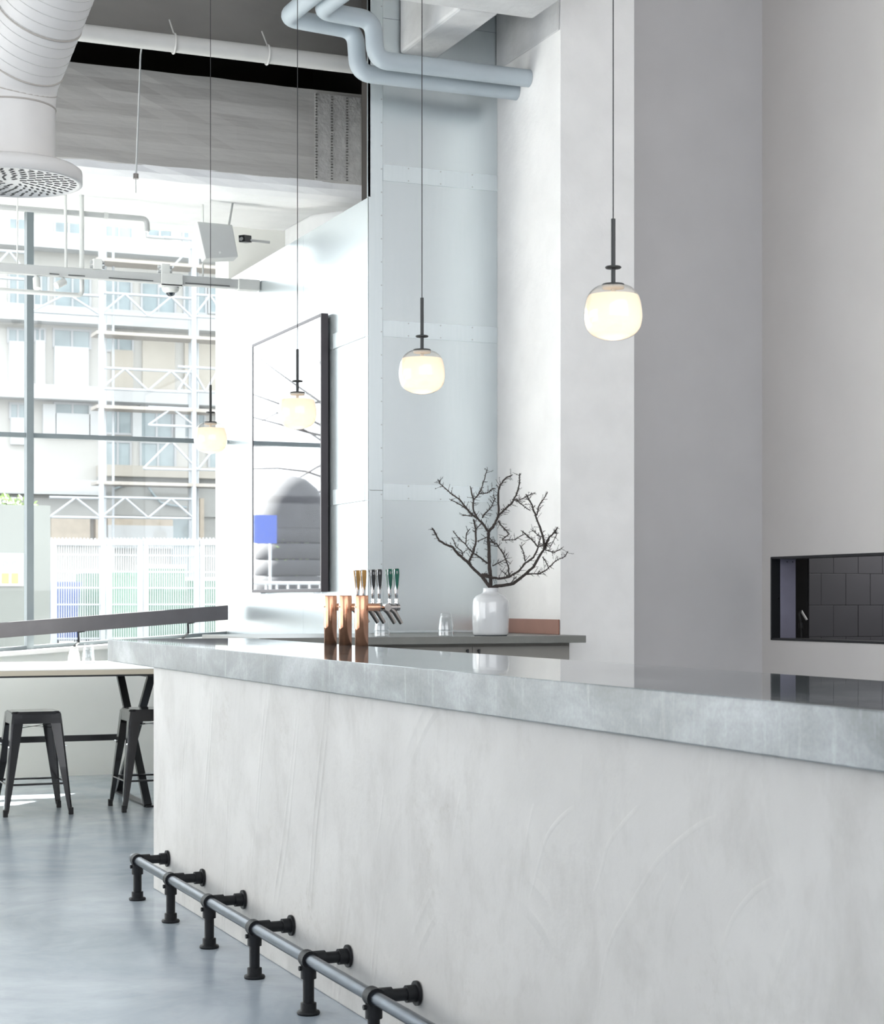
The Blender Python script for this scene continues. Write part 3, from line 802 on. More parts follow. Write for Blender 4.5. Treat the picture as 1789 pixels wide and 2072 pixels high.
# tumblers, upside down and stacked
def tumbler_mesh():
    b = MB(); h_ = .098
    out = [(0, h_), (.029, h_), (.0315, h_ - .004), (.034, h_ - .022), (.0345, h_ - .028), (.0375, h_ - .030), (.046, .004), (.0455, 0), (.0435, 0), (.043, .005), (.0348, h_ - .030), (.030, h_ - .018), (0, h_ - .016)]
    b.lathe(out, 12); return b
tp = None
def tumbler(loc, label, group):
    global tp
    if tp is None:
        tp = tumbler_mesh().build('tumbler', M['tumbler'], None); o = tp
    else:
        o = tp.copy(); COL.objects.link(o)
    o.location = loc
    tag(o, label, 'glass', group)
g1, g2 = Vector((4.049 - .03, 9.60, SZ)), Vector((3.62, 9.58, SZ))
tumbler(g1, 'lower upturned tumbler of the stack beside the white vase', 'tumblers on the back counter')
tumbler(g1 + Vector((0, 0, .034)), 'upper upturned tumbler of the stack beside the white vase', 'tumblers on the back counter')
tumbler(g2, 'lower upturned tumbler of the stack behind the beer taps', 'tumblers on the back counter')
tumbler(g2 + Vector((0, 0, .034)), 'upper upturned tumbler of the stack behind the beer taps', 'tumblers on the back counter')

# ------------------------------------------------------------------ pendant lamps
def pendant_proto():
    t = thing('pendant_lamp', '', 'pendant lamp', (0, 0, 0), 'pendant lamps over the bar')
    q = .00138
    prof = [(22, 0), (35, 4), (47, 14), (54, 26), (58, 42), (60, 60), (59, 74), (55, 88), (45, 100), (30, 108), (12, 112.5), (0, 113)]
    def dense(pr, n=5):
        o = []
        P_ = [pr[0]] + pr + [pr[-1]]
        for i in range(1, len(P_) - 2):
            for j in range(n):
                s_ = j / n
                o.append(tuple(.5 * ((2 * P_[i][c]) + (-P_[i - 1][c] + P_[i + 1][c]) * s_ + (2 * P_[i - 1][c] - 5 * P_[i][c] + 4 * P_[i + 1][c] - P_[i + 2][c]) * s_ ** 2 + (-P_[i - 1][c] + 3 * P_[i][c] - 3 * P_[i + 1][c] + P_[i + 2][c]) * s_ ** 3) for c in (0, 1)))
        o.append(pr[-1]); return o
    pr = dense(prof)
    top = 62
    b = MB(); b.lathe([(r * q, (top - y) * q) for r, y in pr], 40); b.build('glass_globe', M['clear'], t, world=False)
    inn = [(r, y) for r, y in pr if y > 22]
    b = MB(); b.lathe([(0, (top - 23) * q), (30 * q, (top - 22.2) * q), (inn[0][0] * q - .0028, (top - 21.5) * q)] + [(max(0, r * q - .0016), (top - y) * q + (.0012 if r < 40 else 0)) for r, y in inn], 40); b.build('opal_diffuser', M['opal'], t, world=False)
    b = MB(); b.lathe([(0, (top + 2.5) * q), (22 * q, (top + 2.2) * q), (23 * q, (top + .5) * q), (22 * q, (top - .8) * q), (0, (top - .8) * q)], 28); b.build('cap', M['lamp_black'], t, world=False)
    b = MB(); b.lathe([(0, (top - 1) * q), (23 * q, (top - 1.5) * q), (22 * q, (top - 7) * q), (0, (top - 8) * q)], 28); b.tube([(0, 0, (top - 8) * q), (0, 0, (top - 23) * q)], 4.5 * q, 14); b.build('lamp_holder', M['lamp_disc'], t, world=False)
    b = MB(); b.tube([(0, 0, top * q), (0, 0, (top + 135) * q)], 4.5 * q, 16); b.build('stem', M['lamp_black'], t, world=False)
    b = MB(); b.lathe([(0, (top + 38.5) * q), (15 * q, (top + 38.2) * q), (17 * q, (top + 36) * q), (15 * q, (top + 33.8) * q), (0, (top + 33.5) * q)], 28); b.build('disc', M['lamp_black'], t, world=False)
    b = MB(); b.tube([(0, 0, (top + 134) * q), (0, 0, ZC - 2.141)], .0018, 8); b.build('cord', M['black'], t, world=False)
    b = MB(); b.lathe([(0, ZC - 2.141 - .03), (.04, ZC - 2.141 - .03), (.045, ZC - 2.141 - .003), (.045, ZC - 2.141)], 20); b.build('ceiling_rose', M['lamp_black'], t, world=False)
    ld = bpy.data.lights.new('bulb', 'POINT'); ld.energy = .13; ld.color = (1, .89, .77); ld.shadow_soft_size = .022
    lo = bpy.data.objects.new('bulb', ld); COL.objects.link(lo); lo.location = (0, 0, -.030); lo.parent = t
    return t
pend_y = [4.515, 5.953, 7.375, 8.77]
pend_l = ['pendant lamp nearest the camera, in front of the white column, largest of four', 'pendant lamp hanging in front of the metal-clad pier, second largest', 'pendant lamp hanging in front of the tall framed mirror', 'smallest pendant lamp, farthest away, hanging beside the window edge']
pp = pendant_proto()
for i, y in enumerate(pend_y):
    o = pp if i == 0 else copy_tree(pp)
    o.location = (2.40, y, 2.141); o['label'] = pend_l[i]

# ------------------------------------------------------------------ mirror
mr = thing('mirror', 'tall dark-framed mirror on the metal-clad wall', 'mirror', (XM - .02, 12.2, 1.4))
y0, y1, z0, z1, xa = 11.385, 12.985, 1.398, 3.245, XM - .062
fw_ = .022
b = MB(); b.box(xa, XM - .012, y0, y0 + fw_, z0, z1); b.box(xa, XM - .012, y1 - fw_, y1, z0, z1); b.box(xa, XM - .012, y0 + fw_, y1 - fw_, z0, z0 + fw_); b.box(xa, XM - .012, y0 + fw_, y1 - fw_, z1 - fw_, z1)
b.build('frame', M['mirror_frame'], mr, bevel=.002)
b = MB(); b.box(xa + .004, xa + .012, y0 + fw_ - .002, y1 - fw_ + .002, z0 + fw_ - .002, z1 - fw_ + .002); b.build('mirror_glass', M['mirror'], mr)
b = MB(); b.box(XM - .012, XM - .0005, y0 + .12, y1 - .12, z0 + .15, z1 - .15); b.build('back_batten', M['black'], mr)
for y in (11.55, 12.8):
    b = MB(); b.box(XM - .05, XM - .01, y, y + .03, z0 - .012, z0); b.build('clip', M['chrome'], mr)

# ------------------------------------------------------------------ window rail, table, stools
YR = 13.60
rt = lambda x: 1.176 + (1.303 - 1.176) * (x - 2.123) / (3.86 - 2.123)
hr = thing('handrail', 'flat dark brown rail running sloped in front of the window', 'rail', (2.8, YR, 1.1))
b = MB(); slope_box(b, -3.3, 3.858, YR - .018, YR + .018, lambda x: rt(x) - .113, rt); b.build('rail_board', M['rail_dark'], hr, bevel=.003)
for x in (2.699, 3.542, 1.86, .95, 0.05, -.85, -1.75):
    zb = rt(x) - .113
    b = MB(); b.bar((x, YR, zb - .004), (x + .05, YR, zb + .004), .03, .01); b.bar((x + .002, YR, zb), (x + .012, YR + .03, zb - .075), .016, .012); b.bar((x + .012, YR + .03, zb - .075), (x + .016, YW - .05, sill_top(x) + .004), .016, .012)
    b.build('bracket', M['black'], hr)

tbl = thing('bar_table', 'long bar-height table with a white top on black crossed steel legs', 'table', (2.0, 12.2, 0))
TX0, TX1, TY0, TY1, TZ = -1.5, 2.96, 11.43, 12.96, .905
b = MB(); b.box(TX0, TX1, TY0, TY1, TZ - .004, TZ); b.build('table_top', M['table_top'], tbl)
b = MB(); b.box(TX0, TX1, TY0 + .0005, TY1, TZ - .036, TZ - .004); o = b.build('top_core', M['table_edge'], tbl); o['label'] = 'pale plywood edge of the top'
b = MB(); b.box(TX0 + .02, TX1 - .02, TY0 + .02, TY0 + .06, TZ - .048, TZ - .036); b.box(TX0 + .02, TX1 - .02, TY1 - .06, TY1 - .02, TZ - .048, TZ - .036); b.build('under_frame', M['black'], tbl)
for x in (2.765, -.9):
    b = MB(); b.bar((x - .016, 12.42, .86), (x - .016, 11.575, .01), .03, .05, (1, 0, 0)); b.build('leg', M['black'], tbl)
    b = MB(); b.bar((x + .016, 11.60, .86), (x + .016, 12.56, .01), .03, .05, (1, 0, 0)); b.build('leg', M['black'], tbl)
    b = MB(); b.box(x - .03, x + .03, 11.55, 12.60, 0, .012); b.build('foot_bar', M['black'], tbl)
    b = MB(); b.box(x - .03, x + .03, 11.52, 12.5, .845, .858); b.build('top_bar', M['black'], tbl)
b = MB(); b.box(-.9, 2.75, 12.03, 12.06, .405, .445); b.build('stretcher', M['black'], tbl)

def stool_proto():
    t = thing('bar_stool', '', 'stool', (0, 0, 0), 'black metal bar stools at the table')
    H_ = .645; s_ = .152
    bm = bmesh.new(); bmesh.ops.create_cube(bm, size=1)
    for q in bm.verts: q.co = Vector((q.co.x * 2 * s_, q.co.y * 2 * s_, H_ - .009 + q.co.z * .018))
    bmesh.ops.bevel(bm, geom=[e for e in bm.edges if abs(e.verts[0].co.z - e.verts[1].co.z) > .01], offset=.035, segments=4, affect='EDGES')
    bmesh.ops.bevel(bm, geom=[e for e in bm.edges if abs(e.verts[0].co.z - e.verts[1].co.z) < .001 and e.verts[0].co.z > H_ - .005], offset=.006, segments=2, affect='EDGES')
    b = MB(); b.bm(bm)
    b.build('seat', M['stool'], t, world=False)
    for a in range(4):
        R_ = Matrix.Rotation(a * pi / 2, 4, 'Z')
        b = MB(); vs = [(-s_ + .006, -s_ + .001, H_ - .014), (s_ - .006, -s_ + .001, H_ - .014), (s_ + .001, -s_ - .006, H_ - .075), (-s_ - .001, -s_ - .006, H_ - .075)]
        vs2 = [(x, y + .003, z) for x, y, z in vs]
        b.add(vs + vs2, [(0, 1, 2, 3), (7, 6, 5, 4), (0, 4, 5, 1), (1, 5, 6, 2), (2, 6, 7, 3), (3, 7, 4, 0)], False, R_); b.build('apron', M['stool'], t, world=False)
    ft = .2140
    for sx in (-1, 1):
        for sy in (-1, 1):
            secs = [(H_ - .012, s_ - .001, .060), (H_ - .075, s_ + .007, .072), (.30, s_ + (ft - s_) * .55, .052), (.045, s_ + (ft - s_) * .93, .030), (.02, s_ + (ft - s_) * .97, .027)]
            vs, fs = [], []
            for z, c, w_ in secs:
                th_ = .004; r_ = .012
                for (px, py) in ((c - w_, c), (c - r_, c), (c - r_ * .3, c - r_ * .3), (c, c - r_), (c, c - w_), (c - th_, c - w_), (c - th_, c - r_), (c - r_, c - th_), (c - w_, c - th_)):
                    vs.append((px * sx, py * sy, z))
            for i in range(len(secs) - 1):
                for k_ in range(9): fs.append((i * 9 + k_, i * 9 + (k_ + 1) % 9, (i + 1) * 9 + (k_ + 1) % 9, (i + 1) * 9 + k_))
            fs.append(tuple(range(9))); fs.append(tuple(36 + k_ for k_ in range(9)))
            b = MB(); b.add(vs, fs); lg = b.build('leg', M['stool'], t, world=False)
            b = MB(); b.box(ft * sx - sx * .026, ft * sx + sx * .002, ft * sy - sy * .026, ft * sy + sy * .002, 0, .045, .003); b.build('rubber_foot', M['rubber'], lg, world=False)
            b = MB(); b.tube([(sx * (s_ + .022), sy * (s_ + .022), .43), (sx * (s_ + .027), sy * (s_ + .027), .43)], .004, 8); b.build('rivet', M['chrome'], lg, world=False)
    rg = s_ + (ft - s_) * .68 - .005
    for sx, sy, ex, ey in ((-1, -1, 1, -1), (1, -1, 1, 1), (1, 1, -1, 1), (-1, 1, -1, -1)):
        b = MB(); b.tube([(sx * rg, sy * rg, .195), (ex * rg, ey * rg, .195)], .0065, 8); b.build('rung', M['stool'], t, world=False)
    for sx in (-1, 1):
        b = MB(); b.bar((-s_ * sx * .98, -s_ * .98, H_ - .105), (s_ * sx * .98, s_ * .98, H_ - .095), .016, .004); b.build('brace', M['stool'], t, world=False)
    return t
sp = stool_proto(); sp.location = (2.010, 11.572, 0)
sp['label'] = 'black metal bar stool with its whole seat in view, left of the other stool'
s2 = copy_tree(sp); s2.location = (2.742, 11.535, 0)
s2['label'] = 'black metal bar stool half hidden behind the end of the bar'
gt = [Vector((2.50, 12.74, TZ)), Vector((2.585, 12.66, TZ))]
tumbler(gt[0], 'single upturned tumbler on the white window table', 'tumblers on the window table')
tumbler(gt[1], 'lower upturned tumbler of the stack on the white window table', 'tumblers on the window table')
tumbler(gt[1] + Vector((0, 0, .034)), 'upper upturned tumbler of the stack on the white window table', 'tumblers on the window table')

# ------------------------------------------------------------------ pipes and ducts under the ceiling
def arc_path(pts, r, n=6):
    out = [Vector(pts[0])]
    for i in range(1, len(pts) - 1):
        p = Vector(pts[i]); a = (Vector(pts[i - 1]) - p).normalized(); c = (Vector(pts[i + 1]) - p).normalized()
        for j in range(n + 1):
            f = j / n
            q = (p + a * r * (1 - f)).lerp(p + c * r * f, f)
            out.append(p + a * r * (1 - f) ** 2 + c * r * f ** 2)
    out.append(Vector(pts[-1])); return out
wp = thing('ceiling_pipe', 'straight white pipe under the grey ceiling beam', 'pipe', (2.6, 10.78, 4.705))
b = MB(); b.tube([(-3.3, 10.78, 4.722), (3.93, 10.78, 4.722)], .052, 18); b.build('pipe', M['pipe'], wp)
for u in (352, 541):
    x = at_y(u, 90, 10.78).x
    b = MB(); b.tube([(x, 10.78 + .058 * cos(a / 20 * 2 * pi), 4.722 + .058 * sin(a / 20 * 2 * pi)) for a in range(21)], .007, 6, caps=False)
    b.tube([(x, 10.78, 4.78), (x, 10.895, 4.90)], .005, 6); b.build('pipe_clamp', M['pipe'], wp)
def lagged(name, label, pts, r, rr):
    o = thing(name, label, 'pipe', pts[-1])
    b = MB(); b.tube(arc_path(pts, rr, 8), r, 20); b.build('lagging', M['pipe_blue'], o); return o
lagged('lagged_pipe', 'lower pale blue lagged pipe bending down and running to the wall', [(3.50, 9.30, 4.96), (3.294, 10.35, 4.822), (3.735, 10.35, 4.800), (3.755, 10.35, 4.545), (4.816, 10.35, 4.545)], .054, .085)
lagged('lagged_pipe', 'upper pale blue lagged pipe in front, bending down to the wall', [(3.655, 9.30, 4.95), (3.445, 10.17, 4.830), (3.785, 10.17, 4.815), (3.800, 10.17, 4.580), (4.816, 10.17, 4.580)], .054, .085)

dc = Vector((1.281, 7.872, 3.128))
du = thing('ventilation_duct', 'white spiral duct bending down to a round perforated ceiling diffuser', 'duct', dc)
Rw = Rv
axis = (Rw * .46 + Vector((0, 0, .67)) - Fv * .58).normalized()
elb = dc + Vector((0, 0, .42))
b = MB(); b.tube([dc + Vector((0, 0, .07)), dc + Vector((0, 0, .32))], .180, 40); b.build('drop_pipe', M['duct'], du)
b = MB(); e1 = dc + Vector((0, 0, .32)); e3 = elb + axis * .13
b.tube([e1, e1.lerp(elb, .55) + axis * .012, elb + axis * .05, e3], .181, 40, caps=False); b.build('elbow', M['duct'], du)
top = e3 + axis * 3.05
if top.z > ZC: top = e3 + axis * ((ZC - .0 - e3.z) / axis.z)
ringpts = []; rr_ = []
Lt = (top - e3).length; nn = int(Lt / .045)
for i in range(nn + 1):
    f = i / nn
    ringpts.append(e3.lerp(top, f)); rr_.append(.181)
b = MB(); b.tube(ringpts, rr_, 40); sp_ = b.build('spiral_duct', M['duct'], du)
def ring(c, ax, R, r, n=40):
    ax = ax.normalized(); u = ax.cross(Vector((0, 1, 0))).normalized(); w_ = ax.cross(u)
    return [c + (u * cos(2 * pi * k / n) + w_ * sin(2 * pi * k / n)) * R for k in range(n + 1)]
for i in range(1, nn, 1):
    b = MB(); b.tube(ring(ringpts[i], axis, .1805, .002), .0022, 5, caps=False); b.build('spiral_seam', M['seam'], sp_)
for c, ax in ((e1, Vector((0, 0, 1))), (elb + axis * .02 - Vector((0, 0, .02)), (axis + Vector((0, 0, 1)))), (e3, axis), (e3 + axis * .22, axis)):
    b = MB(); b.tube(ring(c, ax, .1815, .003), .0042, 6, caps=False); b.build('joint_ring', M['duct_line'], du)
b = MB(); b.lathe([(0, .072), (.17, .074), (.275, .070), (.293, .058), (.296, .045), (.296, .004), (.288, 0), (.275, 0), (.272, .006), (0, .006)], 56, dc); o = b.build('diffuser', M['duct'], du)
b = MB()
for j in range(7):
    R_ = .055 + j * .0335; cnt = int(2 * pi * R_ / .040)
    for k_ in range(cnt):
        a = 2 * pi * (k_ + .5 * (j % 2)) / cnt
        d_ = Vector((cos(a + .5), sin(a + .5), 0)); p = dc + Vector((cos(a) * R_, sin(a) * R_, .0055))
        b.bar(p - d_ * .014, p + d_ * .014, .010, .0022)
s_ = b.build('slots', M['dark_slot'], o); s_['kind'] = 'stuff'

# drop rod with a sprinkler
x = at_y(275, 200, 11.4).x
sr = thing('sprinkler_rod', 'thin steel drop rod with a small sprinkler head in front of the bulkhead', 'sprinkler', (x, 11.4, 4.12))
zt, zb = at_y(277, 60, 11.4).z, at_y(269, 355, 11.4).z
b = MB(); b.tube([(x, 11.4, zb), (x, 11.27, 4.78), (x, 11.24, 4.82)], .006, 8); b.build('rod', M['device_grey'], sr)
b = MB(); b.tube([(x, 11.4, zb + .012), (x, 11.4, zb - .02)], .018, 10); b.build('sprinkler_head', M['chrome_dark'], sr)
b = MB(); b.tube([(x, 11.4, zb - .02), (x, 11.4, zb - .11)], .003, 6); b.build('tip', M['device_grey'], sr)

# services in front of the window
YT = 13.0
zt = lambda x: 3.672 + (3.697 - 3.672) * (x - 2.03) / 1.77
tr = thing('lighting_track', 'long white lighting track hung across the top of the window', 'track', (2.8, YT, 3.67))
b = MB(); b.box(-3.3, 3.80, YT - .03, YT + .03, 3.652, 3.722, .006); b.build('track_body', M['device_grey'], tr)
b = MB(); b.box(3.76, 3.925, YT - .045, YT + .045, 3.645, 3.725, .006); b.build('end_cap', M['device'], tr)
for u0, u1 in ((100, 120), (138, 172), (220, 292), (292, 310), (375, 465)):
    b = MB(); b.box(at_y(u0, 570, YT - .03).x, at_y(u1, 570, YT - .03).x, YT - .034, YT - .028, 3.662, 3.668); b.build('slot', M['dark_slot'], tr)
for x in (2.15, 3.5): b = MB(); b.tube([(x, YT, 3.70), (x, YT, 4.26)], .006, 8); b.build('hanger', M['device'], tr)
def jbox(u, label):
    p = at_y(u, 537, YT)
    j = thing('junction_box', label, 'junction box', (p.x, YT, 3.722), 'junction boxes on the lighting track')
    b = MB(); b.box(p.x - .032, p.x + .032, YT - .04, YT + .03, 3.722, 3.795, .004); b.build('box_body', M['device'], j)
    for sx in (-1, 1):
        for z in (3.742, 3.774):
            b = MB(); b.tube([(p.x + sx * .032, YT - .01, z), (p.x + sx * .052, YT - .01, z)], .013, 10); b.build('cable_gland', M['device_grey'], j)
jbox(196, 'left pale junction box standing on the lighting track'); jbox(333, 'right pale junction box standing on the lighting track above the camera')
p = at_y(345, 583, YT)
cm = thing('security_camera', 'white dome security camera under the lighting track', 'camera', (p.x, YT, 3.6))
b = MB(); b.box(p.x - .08, p.x + .08, YT - .05, YT - .036, 3.634, 3.728, .004); b.box(p.x - .08, p.x + .08, YT - .05, YT + .03, 3.630, 3.650, .004); b.build('mount', M['device'], cm)
b = MB(); b.lathe([(0, 0), (.06, -.002), (.064, -.012), (.056, -.030), (.035, -.042)], 24, (p.x, YT, 3.632)); b.build('housing', M['device'], cm)
b = MB(); b.lathe([(.034, 0), (.03, -.014), (.018, -.024), (0, -.028)], 20, (p.x, YT, 3.592)); b.build('dome', M['lens'], cm)
gp = thing('conduit_pipe', 'grey-white pipe with an elbow along the window head', 'pipe', (2.5, 13.1, 4.1))
pa, pb = at_y(0, 425, 13.1), at_y(297, 443, 13.1)
b = MB(); b.tube(arc_path([(-3.3, 13.1, pb.z), (pb.x, 13.1, pb.z), (pb.x + .004, 13.1, pb.z - .085)], .04), .020, 12); b.build('pipe', M['device_grey'], gp)
b = MB(); b.tube([(pb.x + .004, 13.1, pb.z - .05), (pb.x + .004, 13.1, pb.z - .095)], .014, 10); b.build('nozzle', M['chrome'], gp)
b = MB(); xq = at_y(210, 438, 13.1).x; b.tube([(xq, 13.1, pb.z), (xq + .03, 13.1, pb.z)], .024, 12); b.build('coupling', M['device'], gp)
for u, u2, yb, lab in ((132, 134, 545, 'left thin white drop conduit between window head and track'), (165, 166, 598, 'right white drop conduit bending left under the track')):
    y_ = 13.06
    a_, c_ = at_y(u, 440, y_), at_y(u2, yb, y_)
    r_ = .011 if u == 132 else .017
    cd = thing('drop_conduit', lab, 'conduit', (c_.x, y_, c_.z))
    b = MB()
    if u == 132: b.tube([(a_.x, y_, 4.265), (c_.x, y_, 3.72)], r_, 10)
    else:
        e_ = at_y(0, 585, y_)
        b.tube(arc_path([(a_.x, y_, 4.265), (c_.x, y_, c_.z), (-3.3, y_, c_.z + .012)], .04), r_, 10)
    b.build('conduit', M['device'], cd)
for u, v_, lab in ((75, 572, 'left small white spotlight on the track'), (128, 565, 'right small tilted spotlight on the track')):
    p = at_y(u, v_, YT - .02)
    sl = thing('spotlight', lab, 'spotlight', (p.x, YT - .02, p.z), 'spotlights on the track')
    b = MB(); b.tube([(p.x, YT, 3.651), (p.x, YT, 3.615)], .012, 10); b.build('adapter', M['device'], sl)
    b = MB(); d_ = Vector((-.05, -.02, -.03)) if u == 128 else Vector((0, -.02, -.06)); c_ = Vector((p.x, YT, 3.615)); b.tube([c_ - d_ * .3, c_ + d_], .026, 14); b.build('lamp_body', M['device'], sl)

# loudspeaker by the bulkhead
spk = thing('loudspeaker', 'grey tapered loudspeaker hanging under the bulkhead by the window', 'speaker', (3.5, 12.6, 4.0))
q = [at_y(399, 448, 12.5), at_y(470, 455, 12.5), at_y(482, 520, 12.5), at_y(416, 523, 12.5)]
b = MB(); vs = [tuple(p_) for p_ in q] + [(p_.x + .03, 12.72, p_.z + (.02 if i < 2 else .01)) for i, p_ in enumerate(q)]
b.add(vs, [(0, 1, 2, 3), (7, 6, 5, 4), (0, 4, 5, 1), (1, 5, 6, 2), (2, 6, 7, 3), (3, 7, 4, 0)]); cbn = b.build('cabinet', M['device_grey'], spk, bevel=.006)
p = at_y(445, 511, 12.497); b = MB(); b.tube([(p.x, 12.503, p.z), (p.x, 12.494, p.z)], .008, 10); b.build('badge', M['device'], spk)
b = MB(); b.tube([(3.58, 12.62, 3.98), (3.62, 12.62, 4.22)], .008, 8); b.build('hanger', M['device_grey'], spk)
p = at_y(493, 484, 12.7)
bk = thing('speaker_bracket', 'small dark bracket on the wall right of the loudspeaker', 'bracket', (XM, 12.7, p.z))
b = MB(); b.bar((p.x - .02, 12.68, p.z), (p.x + .05, 12.74, p.z + .01), .05, .05); b.build('plate', M['black'], bk)
b = MB(); b.tube([(p.x - .02, 12.68, p.z), (3.69, 12.66, p.z - .01)], .012, 8); b.tube([(p.x + .05, 12.72, p.z), (XM - .001, 12.74, p.z)], .010, 8); b.build('arm', M['device_grey'], bk)

# ------------------------------------------------------------------ the street outside
tag(MB().box(-60, 70, 14.26, 110, -.4, .30).build('ground', M['asphalt']), kind='structure')
FY = 70.0
def fxz(u0, u1, v0, v1, Y):
    um, vm = (u0 + u1) / 2, (v0 + v1) / 2
    return at_y(u0, vm, Y).x, at_y(u1, vm, Y).x, at_y(um, v1, Y).z, at_y(um, v0, Y).z
fb = thing('street_building', 'pale apartment building under renovation across the street', 'building', (14, FY, .3))
b = MB(); b.box(6.5, 34, FY, FY + 12, .3, 22); b.build('wall', M['facade'], fb)
def fpart(name, rect, m, d=.12, parent=None, Y=FY):
    x0, x1, z0, z1 = fxz(*rect, Y)
    b = MB(); b.box(x0, x1, Y - d, Y + .05, z0, z1); return b.build(name, m, parent or fb)
for r in ((-60, 560, 489, 521), (-60, 560, 634, 666), (-60, 560, 790, 818)): fpart('balcony_slab', r, M['facade_white'], .9)
fpart('balcony_slab', (195, 560, 948, 970), M['facade_beige'], .9)
fpart('balcony_slab', (-60, 205, 972, 1002), M['facade_white'], .9)
wins = [(20, 50, 430, 486), (112, 165, 430, 486), (215, 265, 430, 486), (300, 345, 432, 478), (372, 402, 436, 486), (420, 458, 440, 486),
        (20, 50, 548, 632), (70, 95, 548, 632), (112, 180, 550, 632), (213, 263, 556, 630), (288, 352, 560, 632), (374, 414, 562, 632), (424, 458, 566, 632),
        (18, 52, 668, 692), (72, 88, 668, 690), (110, 180, 670, 702), (212, 266, 676, 709),
        (22, 50, 819, 845), (112, 180, 819, 838), (212, 264, 820, 876), (286, 346, 824, 884), (374, 412, 830, 884),
        (213, 262, 896, 944), (286, 352, 898, 946), (424, 458, 900, 946)]
for r in wins:
    x0, x1, z0, z1 = fxz(*r, FY)
    b = MB()
    for a in ((x0 - .08, x0, z0 - .08, z1 + .08), (x1, x1 + .08, z0 - .08, z1 + .08), (x0, x1, z0 - .08, z0), (x0, x1, z1, z1 + .08), ((x0 + x1) / 2 - .04, (x0 + x1) / 2 + .04, z0, z1)):
        b.box(a[0], a[1], FY - .08, FY + .02, a[2], a[3])
    wf = b.build('window', M['far_frame'], fb)
    b = MB(); b.box(x0, x1, FY - .03, FY + .02, z0, z1); b.build('window_pane', M['far_glass'], wf)
for r in ((17, 51, 692, 790), (70, 89, 690, 790), (108, 177, 703, 790), (20, 50, 846, 900), (112, 180, 838, 884), (85, 110, 819, 884), (178, 200, 822, 884), (266, 284, 826, 886), (352, 372, 828, 888), (436, 458, 832, 888)):
    fpart('white_panel', r, M['facade_white'], .25)
for r in ((224, 268, 709, 788), (287, 352, 690, 790), (372, 460, 694, 792)): fpart('beige_panel', r, M['facade_beige'], .15)
fpart('concrete_band', (195, 560, 970, 1046), M['facade_grey'], .35)
fpart('concrete_band', (-60, 195, 1002, 1046), M['facade_grey'], .35)
for r in ((100, 178, 1048, 1100), (190, 204, 1048, 1100), (214, 345, 1050, 1064)): fpart('timber_panel', r, M['timber'], .4)
fpart('white_board', (214, 345, 1064, 1110), M['facade_white'], .45)
fpart('door', (346, 392, 1048, 1230), M['far_glass'], .2)
fpart('timber_post', (397, 405, 1010, 1240), M['timber'], .6)
fpart('grey_wall_panel', (405, 470, 1010, 1240), M['facade_grey'], .2)
# hanging cable on the concrete band
b = MB(); b.tube([at_y(u, v_, FY - .5) for u, v_ in ((228, 990), (262, 978), (295, 978), (310, 1000), (325, 1017), (345, 1022), (378, 1027))], .05, 6); b.build('cable', M['far_glass'], fb)

SY = 66.0
sc = thing('street_scaffold', 'white steel scaffold in front of the apartment building', 'scaffold', (14, SY, .3))
for u in (205, 392, -10, 560):
    p = at_y(u, 800, SY); b = MB(); b.tube([(p.x, SY, .3), (p.x, SY, 19)], .11 if u != -10 else .08, 8); b.build('pole', M['scaffold'], sc)
for u in (213, 229, 384, 400):
    p = at_y(u, 800, SY + .9); b = MB(); b.tube([(p.x, SY + .9, .3), (p.x, SY + .9, 19)], .05, 8); b.build('pole', M['scaffold'], sc)
def lattice(u0, u1, va, vb_, n, r=.06):
    A0, A1, B0, B1 = at_y(u0, va, SY), at_y(u1, va, SY), at_y(u0, vb_, SY), at_y(u1, vb_, SY)
    for a, c in ((A0, A1), (B0, B1)):
        c2 = Vector((c.x, SY, a.z)); b = MB(); b.tube([a, c2], r, 6); b.build('ledger', M['scaffold'], sc)
    for i in range(n):
        f0, f1 = i / n, (i + 1) / n
        xa_, xb_ = A0.x + (A1.x - A0.x) * f0, A0.x + (A1.x - A0.x) * f1
        p0 = Vector((xa_, SY - .03, B0.z if i % 2 == 0 else A0.z)); p1 = Vector((xb_, SY - .03, A0.z if i % 2 == 0 else B0.z))
        b = MB(); b.tube([p0, p1], r * .8, 6); b.build('brace', M['scaffold'], sc)
for (u0, u1, va, vb_, n) in ((205, 392, 592, 634, 4), (392, 520, 596, 640, 4), (65, 205, 590, 630, 2), (-30, 65, 505, 560, 2), (205, 392, 744, 786, 4), (360, 470, 742, 790, 4), (300, 395, 824, 860, 2), (400, 470, 905, 950, 2), (290, 400, 890, 948, 2), (205, 392, 1006, 1046, 4), (100, 205, 1006, 1046, 2), (-30, 60, 1008, 1046, 2), (330, 470, 480, 560, 2)):
    lattice(u0, u1, va, vb_, n, .055)
for (v_) in (520, 668, 818, 972):
    p0, p1 = at_y(195, v_, SY), at_y(560, v_, SY)
    b = MB(); b.box(p0.x, p1.x, SY - .1, SY + 1.0, p0.z - .14, p0.z - .02); b.build('deck', M['deck'], sc)

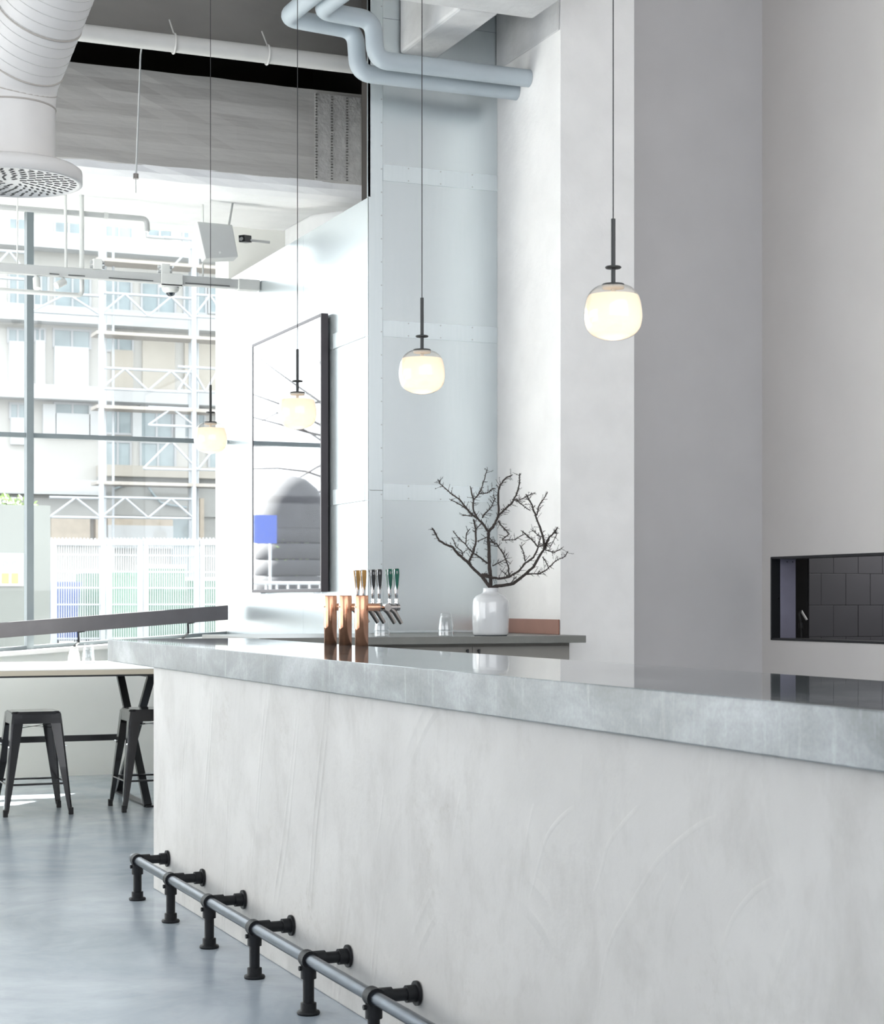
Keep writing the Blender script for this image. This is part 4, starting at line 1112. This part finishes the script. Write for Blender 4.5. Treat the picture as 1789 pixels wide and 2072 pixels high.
# construction fence, panels and what stands behind them
YF = 40.0
def fence_panel(u0, u1, label):
    x0, x1 = at_y(u0, 1150, YF).x, at_y(u1, 1150, YF).x
    z1_ = at_y(u0, 1091, YF).z
    f = thing('fence_panel', label, 'fence', ((x0 + x1) / 2, YF, .3), 'white fence panels across the street')
    for x in (x0 + .06, x1 - .06):
        b = MB(); b.box(x - .055, x + .055, YF - .05, YF + .05, .3, z1_); b.build('post', M['fence'], f)
    b = MB(); b.box(x0, x1, YF - .06, YF + .06, z1_ - .13, z1_); b.build('top_rail', M['fence'], f)
    for z in (2.35, 1.98, 1.62, 1.25, .5):
        b = MB(); b.box(x0 + .1, x1 - .1, YF - .02, YF + .02, z - .018, z + .018); b.build('cross_rail', M['fence'], f)
    b = MB(); x = x0 + .12
    while x < x1 - .1:
        b.box(x, x + .019, YF - .012, YF + .012, .35, z1_ - .1); x += .052
    for i in range(int((x1 - x0) / .08)): b.box(x0 + i * .08, x0 + i * .08 + .03, YF - .02, YF + .02, z1_, z1_ + .035)
    o = b.build('bars', M['fence'], f); o['kind'] = 'stuff'
fence_panel(103, 213, 'leftmost white fence panel beside the grey hoarding')
fence_panel(215, 288, 'narrow white fence panel in the middle of the fence')
fence_panel(289, 402, 'white fence panel right of the narrow one')
fence_panel(403, 520, 'rightmost white fence panel by the metal-clad wall')
def bin_(u0, u1, v0, m, lid, label, Y):
    x0, x1 = at_y(u0, 1180, Y).x, at_y(u1, 1180, Y).x; z = at_y(u0, v0, Y).z
    o = thing('waste_container', label, 'container', ((x0 + x1) / 2, Y, .3), 'waste containers behind the fence')
    b = MB(); w_ = (x1 - x0)
    vs = [(x0 + .06 * w_, Y, .42), (x1 - .06 * w_, Y, .42), (x1 - .06 * w_, Y + 1, .42), (x0 + .06 * w_, Y + 1, .42), (x0, Y - .1, z), (x1, Y - .1, z), (x1, Y + 1.1, z), (x0, Y + 1.1, z)]
    b.add(vs, [(3, 2, 1, 0), (4, 5, 6, 7), (0, 1, 5, 4), (1, 2, 6, 5), (2, 3, 7, 6), (3, 0, 4, 7)]); b.build('body', m, o)
    b = MB(); b.box(x0 - .03, x1 + .03, Y - .14, Y + 1.14, z, z + .09); b.build('lid', lid, o)
    for x in (x0 + .1 * w_, x1 - .1 * w_):
        b = MB(); b.tube([(x - .02, Y + .1, .40), (x + .05, Y + .1, .40)], .10, 12); b.build('wheel', M['rubber'], o)
bin_(112, 160, 1185, M['bin_blue'], M['bin_blue'], 'blue waste container behind the left fence panel', 42.5)
bin_(172, 214, 1160, M['bin_green'], M['paper'], 'green waste container with a white lid left of the middle posts', 43.5)
bin_(225, 285, 1165, M['bin_green'], M['bin_green'], 'green waste container behind the narrow fence panel', 41.4)
bin_(300, 372, 1150, M['bin_green'], M['paper'], 'wide green waste container right of the narrow fence panel', 43.2)
bin_(380, 470, 1175, M['bin_green'], M['paper'], 'rightmost green waste container behind the fence', 44.5)
hb = thing('hoarding_board', 'tall pale grey hoarding board left of the white fence', 'hoarding', (4.5, 32, .3))
x1, zt_ = at_y(102, 1022, 32).x, at_y(50, 1022, 32).z
for i in range(3):
    xa_ = x1 - 1.25 * (i + 1); b = MB(); b.box(xa_ + .006, x1 - 1.25 * i, 32, 32.05, .3, zt_); b.build('panel', M['hoarding'], hb)
x0, x1, z0, z1 = fxz(-40, 48, 1119, 1186, 31.95)
ps = thing('notice_sheet', 'white notice sheet with two yellow marks on the grey hoarding', 'notice', (x1, 31.95, z0))
b = MB(); b.box(x0, x1, 31.95, 31.99, z0, z1); b.build('sheet', M['paper'], ps)
for u0, u1 in ((4, 18), (24, 37), (-16, -3)):
    a, c, d_, e_ = fxz(u0, u1, 1160, 1180, 31.93); b = MB(); b.box(a, c, 31.935, 31.955, d_, e_, .004); b.build('yellow_mark', M['yellow'], ps)
    a, c, d_, e_ = fxz(u0 + 1, u1 - 1, 1133, 1147, 31.93); b = MB()
    cx_, cz_ = (a + c) / 2, (d_ + e_) / 2
    b.tube([(cx_ + .04 * cos(q_ / 12 * 2 * pi), 31.945, cz_ + .04 * sin(q_ / 12 * 2 * pi)) for q_ in range(13)], .006, 5, caps=False); b.build('faint_ring', M['pale_print'], ps)
def foliage(name, label, cat, c, R, n, sz, m, seed, branches=None):
    rn = random.Random(seed); b = MB(); vs, fs = [], []
    for i in range(n):
        d_ = Vector((rn.gauss(0, 1), rn.gauss(0, 1), rn.gauss(0, 1))).normalized() * (rn.random() ** .4)
        p_ = Vector(c) + Vector((d_.x * R[0], d_.y * R[1], d_.z * R[2]))
        u_ = Vector((rn.uniform(-1, 1), rn.uniform(-1, 1), rn.uniform(-1, 1))).normalized(); w_ = u_.orthogonal().normalized()
        k0 = len(vs); vs += [p_ - u_ * sz, p_ + w_ * sz * .5, p_ + u_ * sz, p_ - w_ * sz * .5]; fs.append((k0, k0 + 1, k0 + 2, k0 + 3))
    b.add(vs, fs); return b
pl = thing('climbing_plant', 'light green plant growing above the grey hoarding', 'plant', (5, 33, .3))
p = at_y(15, 1012, 33)
o = foliage('', '', '', (p.x, 33, p.z - .1), (.55, .3, .22), 260, .06, M['leaf'], 4).build('leaves', M['leaf'], pl); o['kind'] = 'stuff'
b = MB(); b.tube([(p.x, 33, .3), (p.x - .1, 33, 1.5), (p.x, 33, p.z)], .03, 6); b.build('stem', M['bark'], pl)

# what the mirror sees through the window: domed stone kiosk, railing, sign, bare tree
kk = thing('stone_kiosk', 'dark round stone kiosk with a domed roof seen in the mirror', 'kiosk', (-6.75, 45, .3))
for i in range(7):
    z0_ = .3 + i * .42; r_ = 1.02 - .008 * i
    b = MB(); b.lathe([(r_ - .03, z0_), (r_, z0_ + .03), (r_, z0_ + .36), (r_ - .04, z0_ + .40)], 32, (-6.75, 45, 0)); b.build('stone_course', M['stone_dark'], kk)
b = MB(); b.lathe([(.98, 3.2), (.96, 3.5), (.86, 3.9), (.66, 4.25), (.36, 4.50), (0, 4.60)], 32, (-6.75, 45, 0)); b.build('dome', M['stone_dark'], kk)
o = foliage('', '', '', (-6.6, 44.3, 2.6), (.55, .2, .9), 240, .06, M['leaf'], 9).build('ivy', M['leaf'], kk); o['kind'] = 'stuff'
sg = thing('street_sign', 'blue sign board on a post seen at the left of the mirror', 'sign', (-5.75, 43.0, .3))
b = MB(); b.box(-5.70, -5.10, 42.97, 43.0, 2.75, 3.45); b.build('sign_board', M['sign_blue'], sg)
b = MB(); b.tube([(-5.55, 43.03, .3), (-5.55, 43.03, 3.4)], .03, 8); b.build('post', M['fence'], sg)
rl = thing('street_railing', 'pale steel railing low in the mirror reflection', 'railing', (-5.5, 38, .3))
for z in (1.72, 1.0):
    b = MB(); b.tube([(-8.5, 38, z), (-3.2, 38, z)], .035, 8); b.build('rail', M['fence'], rl)
for i in range(22):
    b = MB(); b.tube([(-8.4 + i * .25, 38, .3), (-8.4 + i * .25, 38, 1.72)], .02, 6); b.build('baluster', M['fence'], rl)
te = thing('bare_tree', 'bare street tree whose branches show at the top of the mirror', 'tree', (-11.5, 52, .3))
rn = random.Random(12)
b = MB(); b.tube([(-11.5, 52, .3), (-11.4, 52, 4), (-11.0, 52, 8)], [.25, .2, .12], 8); b.build('trunk', M['bark'], te)
for i in range(16):
    p0 = Vector((-11.3 + rn.uniform(-.1, .3), 52, rn.uniform(4.5, 8))); pts = [p0]
    d_ = Vector((rn.uniform(.3, 1), rn.uniform(-.5, .5), rn.uniform(-.15, .4))).normalized() * (1 if i % 4 else -1)
    for j in range(5):
        d_ = (d_ + Vector((rn.uniform(-.25, .25), rn.uniform(-.25, .25), rn.uniform(-.25, .2)))).normalized(); pts.append(pts[-1] + d_ * .9)
    b = MB(); b.tube(pts, [.06, .05, .04, .03, .02, .012], 6); b.build('branch', M['bark'], te)
